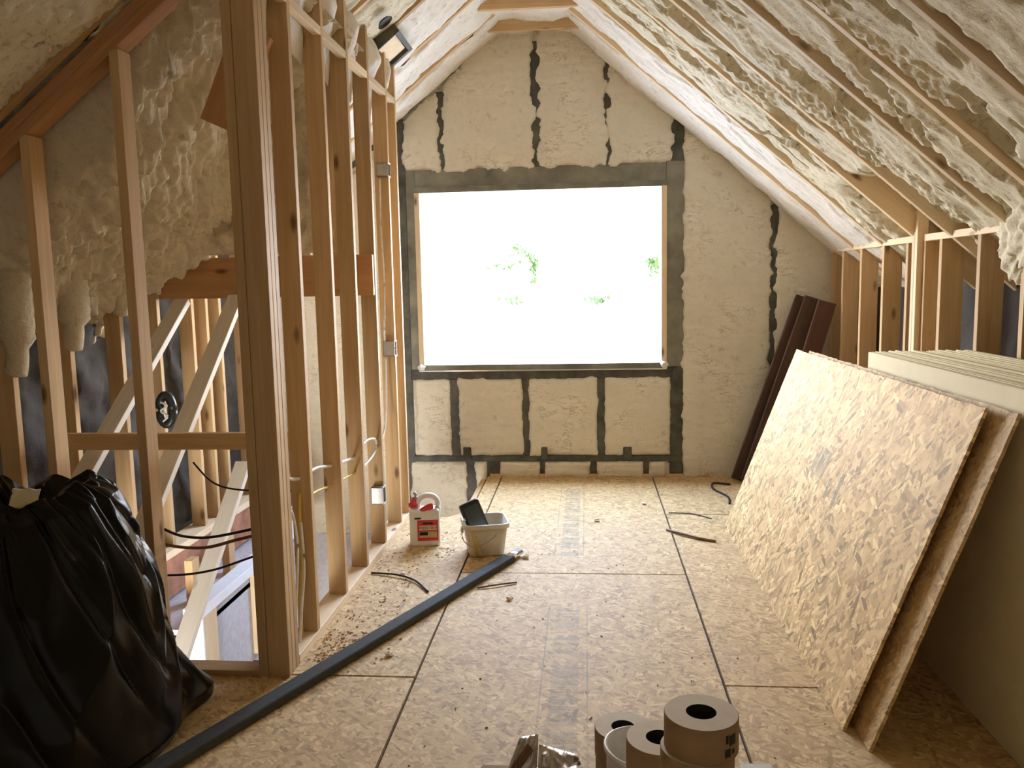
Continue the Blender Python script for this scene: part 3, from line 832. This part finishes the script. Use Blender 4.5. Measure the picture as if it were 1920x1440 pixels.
def scrap(name, c, size, rot, m, label, cat):
    n = 12
    a = np.linspace(-.5, .5, n)[:, None] * np.ones((1, n)); b_ = np.ones((n, 1)) * np.linspace(-.5, .5, n)[None]
    z = .12 * fbm(a * 3 + c[0] * 9, b_ * 3, 3, 3)
    P = np.stack([a * size[0], b_ * size[1], z * size[0]], -1).reshape(-1, 3)
    R_ = np.array(Euler(rot).to_matrix()); P = (P @ R_.T + np.array(c)).reshape(n, n, 3)
    o = grid(name, P, m); sol = o.modifiers.new('thickness', 'SOLIDIFY'); sol.thickness = .003
    return tag(o, label, cat)
scrap('paper_scrap', (-1.925, 2.63, .885), (.085, .075), (.9, .1, .3), M['paper'], 'cream scrap poking out of the mouth of the black bin bag', 'scrap')

# ------------------------------------------------------------------ grey tube on the floor
tb = empty('grey_tube', (-.9, 3.6, 0), label='long dark grey tube with a silver end lying across the floor', cat='tube')
p0 = Vector((-1.66, 1.90, .024)); p1 = Vector((-.452, 4.60, .024)); dv = (p1 - p0).normalized()
_az = math.atan2(dv.y, dv.x) - math.pi / 2
TMx = Matrix.Translation(p0 - Vector((0, 0, .024))) @ Matrix.Rotation(_az, 4, 'Z')
_L = (p1 - p0).length
def _sec(y, k=1.0): return [(x * k, y, .021 + z * k) for x, z in SEC]
SEC = []
for (sx, sz, a0) in ((1, 1, 0), (-1, 1, 90), (-1, -1, 180), (1, -1, 270)):
    for q in range(6):
        a = math.radians(a0 + 18 * q); SEC.append((sx * .028 + .010 * math.cos(a), sz * .0095 + .010 * math.sin(a)))
_n = len(SEC); _v = [p for y in (0, _L * .5, _L) for p in _sec(y)]
_f2 = [(r * _n + c, r * _n + (c + 1) % _n, (r + 1) * _n + (c + 1) % _n, (r + 1) * _n + c) for r in range(2) for c in range(_n)] + [tuple(range(_n)), tuple(range(2 * _n, 3 * _n))[::-1]]
link('sleeve', mesh('sleeve', _v, _f2), M['grey_tube'], tb, TMx)
bm = bmesh.new()
link('tube_end', tube_mesh('tube_end', [p1 - dv * .02, p1 + dv * .115], .031, 24, True, .66), M['silver'], tb)
link('tube_bore', tube_mesh('tube_bore', [p1 + dv * .1152, p1 + dv * .116], .026, 24, True, .66), M['ink'], tb)

# ------------------------------------------------------------------ glue jug
def rounded_rect(w, d, r, n=5):
    pts = []
    for (sx, sy, a0) in ((1, 1, 0), (-1, 1, 90), (-1, -1, 180), (1, -1, 270)):
        for i in range(n + 1):
            a = math.radians(a0 + 90 * i / n)
            pts.append((sx * (w / 2 - r) + r * math.cos(a), sy * (d / 2 - r) + r * math.sin(a)))
    return pts
def loft(name, rings, m, parent, matrix=None, cap=True):
    n = len(rings[0]); verts = [p for r in rings for p in r]; faces = []
    for i in range(len(rings) - 1):
        for k in range(n):
            faces.append((i * n + k, i * n + (k + 1) % n, (i + 1) * n + (k + 1) % n, (i + 1) * n + k))
    if cap:
        faces.append(tuple(range(n))[::-1]); faces.append(tuple(range((len(rings) - 1) * n, len(rings) * n)))
    return link(name, mesh(name, verts, faces, True), m, parent, matrix)
def text_mesh(s, size, m, parent, matrix, depth=.0004):
    cu = bpy.data.curves.new('lettering', 'FONT'); cu.body = s; cu.size = size; cu.align_x = 'CENTER'; cu.align_y = 'CENTER'; cu.extrude = depth
    tmp = bpy.data.objects.new('tmp_text', cu); C.objects.link(tmp)
    dg = bpy.context.evaluated_depsgraph_get()
    me = bpy.data.meshes.new_from_object(tmp.evaluated_get(dg)); me.name = 'lettering'
    bpy.data.objects.remove(tmp)
    me.materials.clear()
    return link('lettering', me, m, parent, matrix)
JM = Matrix.Translation((-1.0, 4.92, 0)) @ Matrix.Rotation(math.radians(9), 4, 'Z')
jug = empty('glue_jug', (-1.0, 4.92, 0), label='white plastic glue jug with red caps and a red label beside the studs', cat='jug')
W, Dp = .185, .115
rings = []
for (z, sx, sd) in ((0, .92, .9), (.008, .99, .98), (.02, 1, 1), (.20, 1, 1), (.212, .99, .97), (.222, .95, .90), (.228, .85, .75)):
    rings.append([(x * sx, y * sd, z) for x, y in rounded_rect(W, Dp, .02)])
loft('jug_body', rings, M['white_pl'], jug, JM)
def jl(p): return JM @ Vector(p)
tube('jug_handle', [jl((-.045, 0, .20)), jl((-.035, 0, .268)), jl((.0, 0, .300)), jl((.05, 0, .298)), jl((.078, 0, .268)), jl((.081, 0, .215)), jl((.076, 0, .17))], [.022] * 37, M['white_pl'], jug, 14, 6, .85)
link('jug_neck', lathe_mesh('jug_neck', [(.001, .215), (.026, .215), (.026, .235), (.02, .245), (.001, .245)], 24), M['white_pl'], jug, JM @ Matrix.Translation((-.063, 0, 0)))
link('red_cap', lathe_mesh('red_cap', [(.001, .236), (.031, .236), (.031, .258), (.022, .262), (.010, .285), (.006, .296), (.001, .297)], 24), M['red'], jug, JM @ Matrix.Translation((-.066, -.004, 0)))
tube('spout', [jl((-.058, .012, .262)), jl((-.05, .012, .30)), jl((-.062, .012, .322))], [.014, .013, .013, .012, .012, .012, .011, .011, .011, .011, .010, .010, .010], M['steel'], jug, 12, 6)
link('red_grip', tube_mesh('red_grip', spline([jl((-.035, -.035, .205)), jl((-.01, -.038, .222)), jl((.03, -.036, .240)), jl((.052, -.03, .243))], 5), [.012, .014, .015, .016, .016, .017, .018, .019, .019, .02, .02, .02, .02, .019, .018, .012], 12), M['red'], jug)
lab = box('front_label', -.045, .082, -Dp / 2 - .0015, -Dp / 2 + .002, .035, .165, M['red'], jug)
lab.matrix_basis = JM; WORLD[lab.name] = JM.copy()
def decal(name, x0, x1, z0, z1, m, off=.0022):
    o = box(name, x0, x1, -Dp / 2 - off, -Dp / 2 - off + .0006, z0, z1, m, lab)
    o.matrix_parent_inverse = JM.inverted(); o.matrix_basis = JM
    return o
decal('label_band', -.035, .074, .102, .130, M['label_cream'])
decal('label_patch', -.035, .074, .055, .092, M['label_tan'])
decal('label_block', -.032, .018, .070, .090, M['ink'], .003)
decal('label_block', -.012, .05, .138, .150, M['ink'], .003)
decal('label_block', -.060, -.022, .171, .182, M['ink'])
T = text_mesh('WOOD GLUE', .019, M['ink'], lab, JM @ Matrix.Translation((.02, -Dp / 2 - .0032, .116)) @ Matrix.Rotation(math.pi / 2, 4, 'X'))

# ------------------------------------------------------------------ bucket with a device in it
BM_ = Matrix.Translation((-.612, 4.78, 0)) @ Matrix.Rotation(math.radians(14), 4, 'Z')
bk = empty('square_bucket', (-.612, 4.78, 0), label='cloudy square plastic bucket with a wire handle standing by the tube', cat='bucket')
def ring(w, d, z, r): return [(x, y, z) for x, y in rounded_rect(w, d, r)]
b0, b1 = .205, .255
loft('bucket_body', [ring(b0 * .2, b0 * .2, .006, .015), ring(b0 - .02, b0 - .02, .0, .03), ring(b0, b0, .006, .035), ring(b1, b1, .192, .045), ring(b1 - .008, b1 - .008, .192, .042), ring(b0 - .006, b0 - .006, .012, .03), ring(b0 * .2, b0 * .2, .010, .015)], M['cream_pl'], bk, BM_, False)
loft('bucket_rim', [ring(b1 - .004, b1 - .004, .168, .045), ring(b1 + .016, b1 + .016, .170, .05), ring(b1 + .018, b1 + .018, .182, .05), ring(b1 + .012, b1 + .012, .197, .05), ring(b1 - .006, b1 - .006, .197, .042), ring(b1 - .010, b1 - .010, .18, .042)], M['cream_pl'], bk, BM_, False)
def bl_(p): return BM_ @ Vector(p)
tube('wire_handle', [bl_((-.14, .0, .155)), bl_((-.135, -.09, .10)), bl_((-.07, -.133, .07)), bl_((.03, -.138, .12)), bl_((.05, -.138, .15))], .0028, M['steel'], bk, 6)
for s in (-1,):
    link('handle_boss', box_mesh('handle_boss', -.143, -.128, -.02, .02, .125, .16, .004), M['cream_pl'], bk, BM_)
box_stain = link('glue_run', tube_mesh('glue_run', [bl_((-.085, -.130, .165)), bl_((-.07, -.124, .09)), bl_((-.05, -.112, .015))], [.010, .016, .02], 8, True), M['label_tan'], bk)

dev = empty('black_device', (-.63, 4.74, .02), label='black handheld device with a silver top edge stuck upright in the bucket', cat='device')
DM = Matrix.Translation((-.60, 4.77, .022)) @ Matrix.Rotation(math.radians(24), 4, 'Z') @ Matrix.Rotation(math.radians(-19), 4, 'Y') @ Matrix.Rotation(math.radians(-10), 4, 'X')
loft('device_case', [[(x, y, z) for x, y in rounded_rect(.125 * k, .045 * k, .014)] for z, k in ((.0, .96), (.004, 1), (.285, 1), (.295, .96), (.30, .85))], M['black_pl'], dev, DM)
link('device_screen', box_mesh('device_screen', -.045, .045, -.0245, -.0225, .10, .275, .002), M['grey_screen'], dev, DM)
link('silver_strip', box_mesh('silver_strip', -.050, .050, -.012, .004, .299, .3035, .001), M['silver'], dev, DM)
link('side_tab', box_mesh('side_tab', -.064, -.058, -.022, .0, .205, .222, .001), M['white_pl'], dev, DM)

# ------------------------------------------------------------------ carton with tape rolls in the foreground
ct = empty('carton', (.1, 1.6, 0), label='low brown cardboard carton carrying tape rolls at the bottom edge', cat='box')
link('carton_body', box_mesh('carton_body', -.27, .44, 1.22, 1.925, 0, .398, .004), M['card'], ct)
box('tape_strip', .06, .11, 1.219, 1.926, .398, .3992, M['label_tan'], ct)
pl = empty('white_pail', (.19, 1.50, .40), label='white plastic pail under the tall pile of tape rolls', cat='pail')
link('pail_body', lathe_mesh('pail_body', [(.001, .3995), (.112, .3995), (.118, .41), (.128, .57), (.001, .57)], 40), M['white_pl'], pl, Matrix.Translation((.185, 1.50, 0)))
link('pail_lid', lathe_mesh('pail_lid', [(.131, .565), (.135, .57), (.135, .592), (.131, .598), (.001, .598)], 40), M['white_pl'], pl, Matrix.Translation((.185, 1.50, 0)))
RH = .0655
ring_prof = [(.0275, 0), (.0655, 0), (.0672, .002), (.0672, RH - .002), (.0655, RH), (.0275, RH), (.0275, 0)]
me_side = lathe_mesh('roll_body', [(.0655, 0), (.0672, .001), (.0672, RH - .001), (.0655, RH)], 48)
me_face = lathe_mesh('roll_face', [(.0660, RH), (.0275, RH + .0003)], 48)
me_face2 = lathe_mesh('roll_face', [(.0275, 0), (.0660, 0)], 48)
me_core = lathe_mesh('roll_core', [(.0275, RH), (.0270, 0)], 32)
for me_, mk in ((me_side, 'tape_side'), (me_face, 'tape_paper'), (me_face2, 'tape_paper'), (me_core, 'ink')): me_.materials.append(M[mk])
def roll(x, y, z, label, print_=False):
    r = empty('tape_roll', (x, y, z), label=label, cat='tape roll', group='rolls of paper tape')
    mt = Matrix.Translation((x, y, z))
    for n_, me_ in (('roll_body', me_side), ('roll_face', me_face), ('roll_face', me_face2), ('roll_core', me_core)):
        link(n_, me_, None, r, mt)
    if print_:
        for (a0, a1, z0, z1) in ((-1.02, -.93, .036, .052), (-.90, -.62, .030, .050), (-1.04, -.84, .010, .026), (-.80, -.66, .013, .022)):
            vs, fs = [], []
            for i in range(7):
                a = a0 + (a1 - a0) * i / 6
                for zz in (z0, z1): vs.append((.0676 * math.cos(a), .0676 * math.sin(a), zz))
            fs = [(2 * i, 2 * i + 2, 2 * i + 3, 2 * i + 1) for i in range(6)]
            link('print_block', mesh('print_block', vs, fs), M['ink'], r, mt)
    return r
roll(.205, 1.455, .5985, 'bottom roll of the tall pile of paper tape on the pail')
roll(.196, 1.462, .5985 + .0660, 'middle roll of the tall pile of paper tape, shifted slightly left')
roll(.203, 1.464, .5985 + .1320, 'topmost tape roll with small dark print on its side', True)
roll(.140, 1.605, .5985, 'single tape roll on the pail edge left of the tall pile')
roll(.080, 1.885, .3995, 'hidden lower roll of the low tape pile behind the white tub')
roll(.078, 1.882, .4655, 'upper roll of the low tape pile behind the white tub')
tub = empty('white_tub', (.11, 1.72, .40), label='open round white tub between two tape rolls', cat='tub')
TM = Matrix.Translation((.105, 1.735, .405)) @ Matrix.Rotation(math.radians(4), 4, 'Y')
link('tub_body', lathe_mesh('tub_body', [(.001, 0), (.066, 0), (.070, .005), (.080, .150), (.086, .153), (.087, .162), (.083, .164), (.078, .160), (.068, .03), (.001, .03)], 40), M['white_pl'], tub, TM)
wb = box('white_box', .335, .405, 1.60, 1.80, .3985, .498, M['white_pl'], None, .004)
tag(wb, 'small white box on the carton right of the tape rolls', 'box')
# crumpled foil bag
fb = empty('foil_bag', (-.06, 1.82, .40), label='crumpled silver foil bag with red print at the bottom edge', cat='bag')
def foil_part(name, pts, seed, m, parent, amp=.02):
    n = 26
    a, b_, c_, d_ = [np.array(p, float) for p in pts]
    s = np.linspace(0, 1, n)[:, None, None] * np.ones((1, n, 1)); t = np.ones((n, 1, 1)) * np.linspace(0, 1, n)[None, :, None]
    P = (a * (1 - s) + b_ * s) * (1 - t) + (d_ * (1 - s) + c_ * s) * t
    nrm = np.cross(b_ - a, d_ - a); nrm /= np.linalg.norm(nrm)
    S, T_ = s[..., 0], t[..., 0]
    P = P + nrm * (amp * np.abs(pn(S * 4 + seed, T_ * 4, seed)) + amp * .5 * np.abs(pn(S * 9, T_ * 9, seed + 1)) + amp * 1.5 * np.sin(S * np.pi) * np.sin(T_ * np.pi))[..., None]
    o = grid(name, P, m, parent); sd = o.modifiers.new('thickness', 'SOLIDIFY'); sd.thickness = .001
    return o
foil_part('foil_panel', [(-.215, 1.80, .402), (-.125, 1.79, .402), (-.120, 1.84, .530), (-.165, 1.85, .515)], 3, M['foil'], fb)
foil_part('foil_panel', [(-.125, 1.79, .402), (.005, 1.80, .402), (-.03, 1.86, .470), (-.120, 1.84, .505)], 8, M['foil'], fb, .03)
foil_part('foil_panel', [(.005, 1.80, .402), (-.215, 1.80, .402), (-.18, 1.90, .412), (-.03, 1.90, .412)], 12, M['foil'], fb, .012)
foil_part('red_print', [(-.190, 1.773, .425), (-.148, 1.767, .425), (-.148, 1.776, .455), (-.185, 1.782, .455)], 5, M['red'], fb, .004)
foil_part('red_print', [(-.09, 1.765, .410), (-.03, 1.77, .410), (-.03, 1.775, .422), (-.09, 1.77, .422)], 5, M['red'], fb, .004)
foil_part('dark_fold', [(-.185, 1.785, .470), (-.172, 1.78, .458), (-.130, 1.80, .512), (-.145, 1.812, .522)], 6, M['twig'], fb, .006)

# ------------------------------------------------------------------ electrical boxes and cables
def ebox(y, z, label, tall=.095, wires=True):
    e = empty('electrical_box', (XW - .03, y, z), label=label, cat='box', group='electrical boxes on the studs')
    x0, x1 = XW - .062, XW + .012
    bm = bmesh.new()
    t = .003; h = tall / 2; d = .055
    for (a, c, p, q, r_, s_) in ((x0, x1, y - d, y - d + t, z - h, z + h), (x0, x1, y - t, y, z - h, z + h), (x0, x0 + t, y - d, y, z - h, z + h), (x0, x1, y - d, y, z - h, z - h + t), (x0, x1, y - d, y, z + h - t, z + h)):
        bmesh.ops.create_cube(bm, size=1, matrix=Matrix.Translation(((a + c) / 2, (p + q) / 2, (r_ + s_) / 2)) @ Matrix.Diagonal((c - a, q - p, s_ - r_, 1)))
    link('box_shell', bm_mesh('box_shell', bm), M['steel'], e)
    for s in (-1, 1):
        link('box_ear', box_mesh('box_ear', x1 - .004, x1 + .002, y - d - .004, y + .004, z + s * h - .005, z + s * h + .005, .001), M['cream_pl'], e)
    if wires:
        for k, mk in enumerate(('cable_k', 'red', 'cable_w', 'cable_k', 'red')):
            yy = y - d + .010 + k * .0085
            tube('wire', [(x0 + .01, yy, z + .03), (x1 - .004, yy + .003, z + .012), (x1 - .006, yy - .003, z - .01), (x0 + .015, yy, z - .032)], .0028, M[mk], e, 6, 4)
    return e
ebox(SY[4] - .019, 1.19, 'grey switch box full of wires at mid height on a stud near the window')
ebox(SY[3] - .019, .345, 'low grey outlet box on the stud beside the glue jug', .10, False)
ebox(SY[4] - .019, 2.30, 'small high switch box near the top of a stud by the window', .08, False)
def cable(pts, r, mk, label, sq=1.0):
    o = tube('cable', pts, r, M[mk], None, 8, 6, sq)
    return tag(o, label, 'cable')
xc = XW - .05
cable([(xc, 3.30, .80), (xc, 3.51, .745), (xc, 3.74, .74), (xc, 3.98, .70), (xc, 4.2, .675), (xc, 4.39, .655)], .0085, 'cable_w', 'upper white cable run through the first studs')
cable([(xc, 3.51, .64), (xc, 3.74, .63), (xc, 3.98, .60), (xc, 4.2, .585), (xc, 4.39, .57)], .007, 'cable_y', 'lower yellow cable run through the first studs')
cable([(xc, 4.39, .67), (xc + .01, 4.60, .705), (xc + .02, 4.76, .685), (xc + .02, 4.79, .63), (xc + .01, 4.68, .585), (xc, 4.50, .565), (xc, 4.39, .56)], .0075, 'cable_w', 'white cable loop bulging out between the third and fourth studs')
cable([(xc, 4.82, .60), (xc, 4.98, .62), (xc, 5.12, .74), (xc, 5.17, .95), (xc, 5.18, 1.13)], .0065, 'cable_w', 'white cable rising to the mid height switch box')
cable([(xc, 5.18, 1.24), (xc + .005, 5.15, 1.32), (xc, 5.22, 1.45), (xc, 5.235, 1.65), (xc, 5.20, 1.95), (xc, 5.22, 2.25)], .0055, 'cable_w', 'thin white cable running up from the switch box')
cable([(xc, 3.51, .68), (xc, 3.49, .55), (xc + .004, 3.48, .38), (xc, 3.45, .2), (xc, 3.44, .045)], .008, 'cable_y', 'bright yellow cable hanging between the corner post and first stud')
cable([(xc + .01, 3.30, .66), (xc + .01, 3.38, .62), (xc + .01, 3.42, .45), (xc + .01, 3.36, .2), (xc + .01, 3.33, .05)], .006, 'cable_w', 'pale cable curving down beside the corner post')
cable([(xc + .02, 3.45, .56), (xc + .02, 3.46, .35), (xc + .02, 3.40, .18), (xc + .02, 3.36, .05)], .006, 'cable_w', 'pale cable hanging to the floor in front of the yellow one')
yc = 3.30
cable([(-1.80, yc, .575), (-1.72, yc, .545), (-1.60, yc, .54), (-1.42, yc, .575), (-1.33, yc, .60)], .006, 'cable_k', 'upper dark cable sagging across the stairwell')
cable([(-1.86, yc, .53), (-1.76, yc, .50), (-1.62, yc, .495), (-1.48, yc, .53), (-1.34, yc, .565)], .007, 'cable_b', 'middle brown cable sagging across the stairwell')
cable([(-1.86, yc, .37), (-1.72, yc, .375), (-1.58, yc, .40), (-1.42, yc, .455), (-1.34, yc, .48)], .005, 'cable_k', 'lowest dark cable stretched across the stairwell')
cable([(-1.80, 3.6, .80), (-1.72, 3.62, .70), (-1.60, 3.64, .66), (-1.35, 3.64, .655)], .0045, 'cable_k', 'thin dark cable below the rail in the stairwell')
# coil hanging in the stairwell
co = empty('cable_coil', (-2.40, 4.55, .85), label='black coil with white wire hanging on a stud inside the stairwell', cat='coil')
pts = [(-2.42 + .04 * math.cos(a), 4.56, .90 + .085 * math.sin(a)) for a in np.linspace(0, 2 * math.pi, 22)]
tube('coil_ring', pts, .026, M['black_pl'], co, 10, 0)
tube('coil_wire', [(-2.43, 4.52, .95), (-2.39, 4.515, .93), (-2.43, 4.515, .90), (-2.39, 4.515, .87), (-2.42, 4.515, .84)], .006, M['cable_w'], co, 8)

# small recess in the left slope
vent = empty('ceiling_recess', (-1.19, 5.28, 3.09), label='dark square recess with a pale board set in the left foam slope', cat='recess')
VX = Vector((0, 1, 0)); VZ = Vector((.79, 0, -1)).normalized(); VY = VZ.cross(VX)
VM = Matrix((VX, VY, VZ)).transposed().to_4x4(); VM.translation = Vector((-1.19, 5.29, zl(-1.19))) + VZ * .045
for (a, c, p, q) in ((-.20, .20, .055, .085), (.16, .20, -.085, .06), (-.20, -.185, -.085, .06)):
    link('recess_flange', box_mesh('recess_flange', a, c, p, q, -.07, .01, .003), M['tape'], vent, VM)
link('recess_board', box_mesh('recess_board', -.18, .15, -.085, .05, -.045, -.012, .003), M['pine_pale'], vent, VM)
vh = link('foam_hole', lathe_mesh('foam_hole', [(.001, .0), (.038, .0), (.05, .012)], 20), M['ink'], None,
          Matrix.Translation(Vector((-1.153, 4.84, zl(-1.153))) + VZ * .05) @ VM.to_3x3().to_4x4())
tag(vh, 'small dark round hole in the left foam slope above the studs', 'hole')

# ------------------------------------------------------------------ wires and crumbs on the floor
cable([(.50, 5.22, .006), (.58, 5.12, .012), (.68, 5.03, .010), (.77, 4.985, .006)], .009, 'cable_b', 'short brown offcut of cable lying on the floor near the leaning sheets')
cable([(1.10, 6.42, .008), (.98, 6.45, .012), (.95, 6.28, .008), (1.02, 6.05, .006), (1.0, 5.86, .006)], .008, 'cable_k', 'dark looped wire on the floor in the far right corner')
cable([(.55, 5.62, .005), (.7, 5.60, .005), (.82, 5.48, .005)], .0035, 'cable_k', 'thin dark wire on the floor between the seam and leaning sheet')
cable([(-1.20, 4.37, .006), (-1.05, 4.33, .012), (-.93, 4.25, .010), (-.83, 4.10, .006)], .0055, 'cable_k', 'bent dark wire on the floor below the third stud')
tag(tube('twig', [(-.58, 4.16, .006), (-.48, 4.20, .010), (-.38, 4.25, .006)], .005, M['twig']), 'thin brown splinter beside the grey tube', 'splinter')

def chip_field(name, label, cells, m, seed, smin, smax):
    rnd = random.Random(seed); bm = bmesh.new()
    for (x0, x1, y0, y1, n) in cells:
        for _ in range(n):
            x, y = rnd.uniform(x0, x1), rnd.uniform(y0, y1); s = rnd.uniform(smin, smax)
            mt = Matrix.Translation((x, y, s * .22)) @ Euler((rnd.uniform(-.5, .5), rnd.uniform(-.5, .5), rnd.uniform(0, 6.3))).to_matrix().to_4x4() @ Matrix.Diagonal((s, s * rnd.uniform(.25, .6), s * .3, 1))
            bmesh.ops.create_cube(bm, size=1, matrix=mt)
    o = link(name, bm_mesh(name, bm), m)
    return tag(o, label, 'debris', None, 'stuff')
chip_field('wood_shavings', 'brown wood shavings scattered along the foot of the stud wall', [(-1.2, -1.0, 3.29, 3.6, 220), (-1.2, -.92, 3.6, 4.6, 130), (-1.18, -.75, 4.99, 5.15, 40), (-1.18, -.80, 4.65, 4.84, 70), (-1.1, -.8, 3.2, 3.6, 20)], M['chips'], 3, .004, .014)
chip_field('dark_specks', 'dark specks of dirt sprinkled over the subfloor', [(-.6, .5, 2.3, 4.6, 60), (.55, .85, 2.6, 5, 12), (-.35, .5, 4.6, 6.4, 10)], M['twig'], 5, .004, .010)
def crumb(x, y, s, label):
    bm = bmesh.new(); bmesh.ops.create_icosphere(bm, subdivisions=2, radius=s)
    for v in bm.verts:
        v.co *= 1 + random.uniform(-.3, .3); v.co.z = v.co.z * .6 + s * .5
        v.co += Vector((x, y, 0))
    tag(link('foam_crumb', bm_mesh('foam_crumb', bm), M['crumb']), label, 'crumb', 'foam crumbs on the floor')
crumb(-.86, 3.36, .018, 'pale foam crumb left of the seam below the grey tube')
crumb(-.40, 4.02, .017, 'grey white crumb on the floor right of the grey tube')
crumb(.06, 5.42, .018, 'bright white crumb on the lit floor in front of the window')
crumb(.40, 5.85, .016, 'pale crumb beside the right floor seam near the window')
crumb(-1.02, 4.36, .016, 'dusty crumb at the foot of the third stud')
crumb(-.36, 4.66, .02, 'crumb beside the silver tube end')

# ------------------------------------------------------------------ outdoors
gr = box('lawn', -60, 60, YG + .8, 90, -3.2, -3.0, M['grass'])
tag(gr, 'sunlit lawn outside below the window', 'lawn', None, 'structure')
def tree(x, y, h, clusters, seed, label):
    t = empty('tree', (x, y, -3), label=label, cat='tree', group='trees outside the window')
    rnd = random.Random(seed); vs, fs = [], []
    for (cx, cz, rx, rz, n) in clusters:
        for _ in range(n):
            c = Vector((cx + rnd.gauss(0, rx * .5), y + rnd.gauss(0, .2), cz + rnd.gauss(0, rz * .5))); s = rnd.uniform(.05, .10)
            e = Euler((rnd.uniform(0, 6), rnd.uniform(0, 6), rnd.uniform(0, 6))).to_matrix()
            i = len(vs)
            vs += [c + e @ Vector(q) for q in ((-s, 0, 0), (0, -s * .5, 0), (s, 0, 0), (0, s * .5, 0))]
            fs.append((i, i + 1, i + 2, i + 3))
    o = link('foliage', mesh('foliage', vs, fs), M['leaf'], t); o['kind'] = 'stuff'
    tube('trunk', [(x, y, -3), (x + .05, y, -3 + h * .5), (x - .03, y, -3 + h)], [.035] * 6 + [.025] * 6 + [.01], M['birch'], t, 8)
tree(-1.15, 20, 5.6, [(-1.50, 2.30, .22, .22, 50), (-1.22, 1.95, .12, .35, 90), (-1.95, 2.0, .35, .10, 30), (-1.75, 1.2, .25, .12, 16)], 1, 'slender leafy tree outside, left of the window centre')
tree(1.62, 20, 5.0, [(1.62, 2.0, .20, .20, 110)], 2, 'slender leafy tree outside at the right edge of the window')
tree(.30, 20, 4.2, [(.30, 1.17, .28, .12, 70)], 3, 'low slender tree outside, right of the window centre')
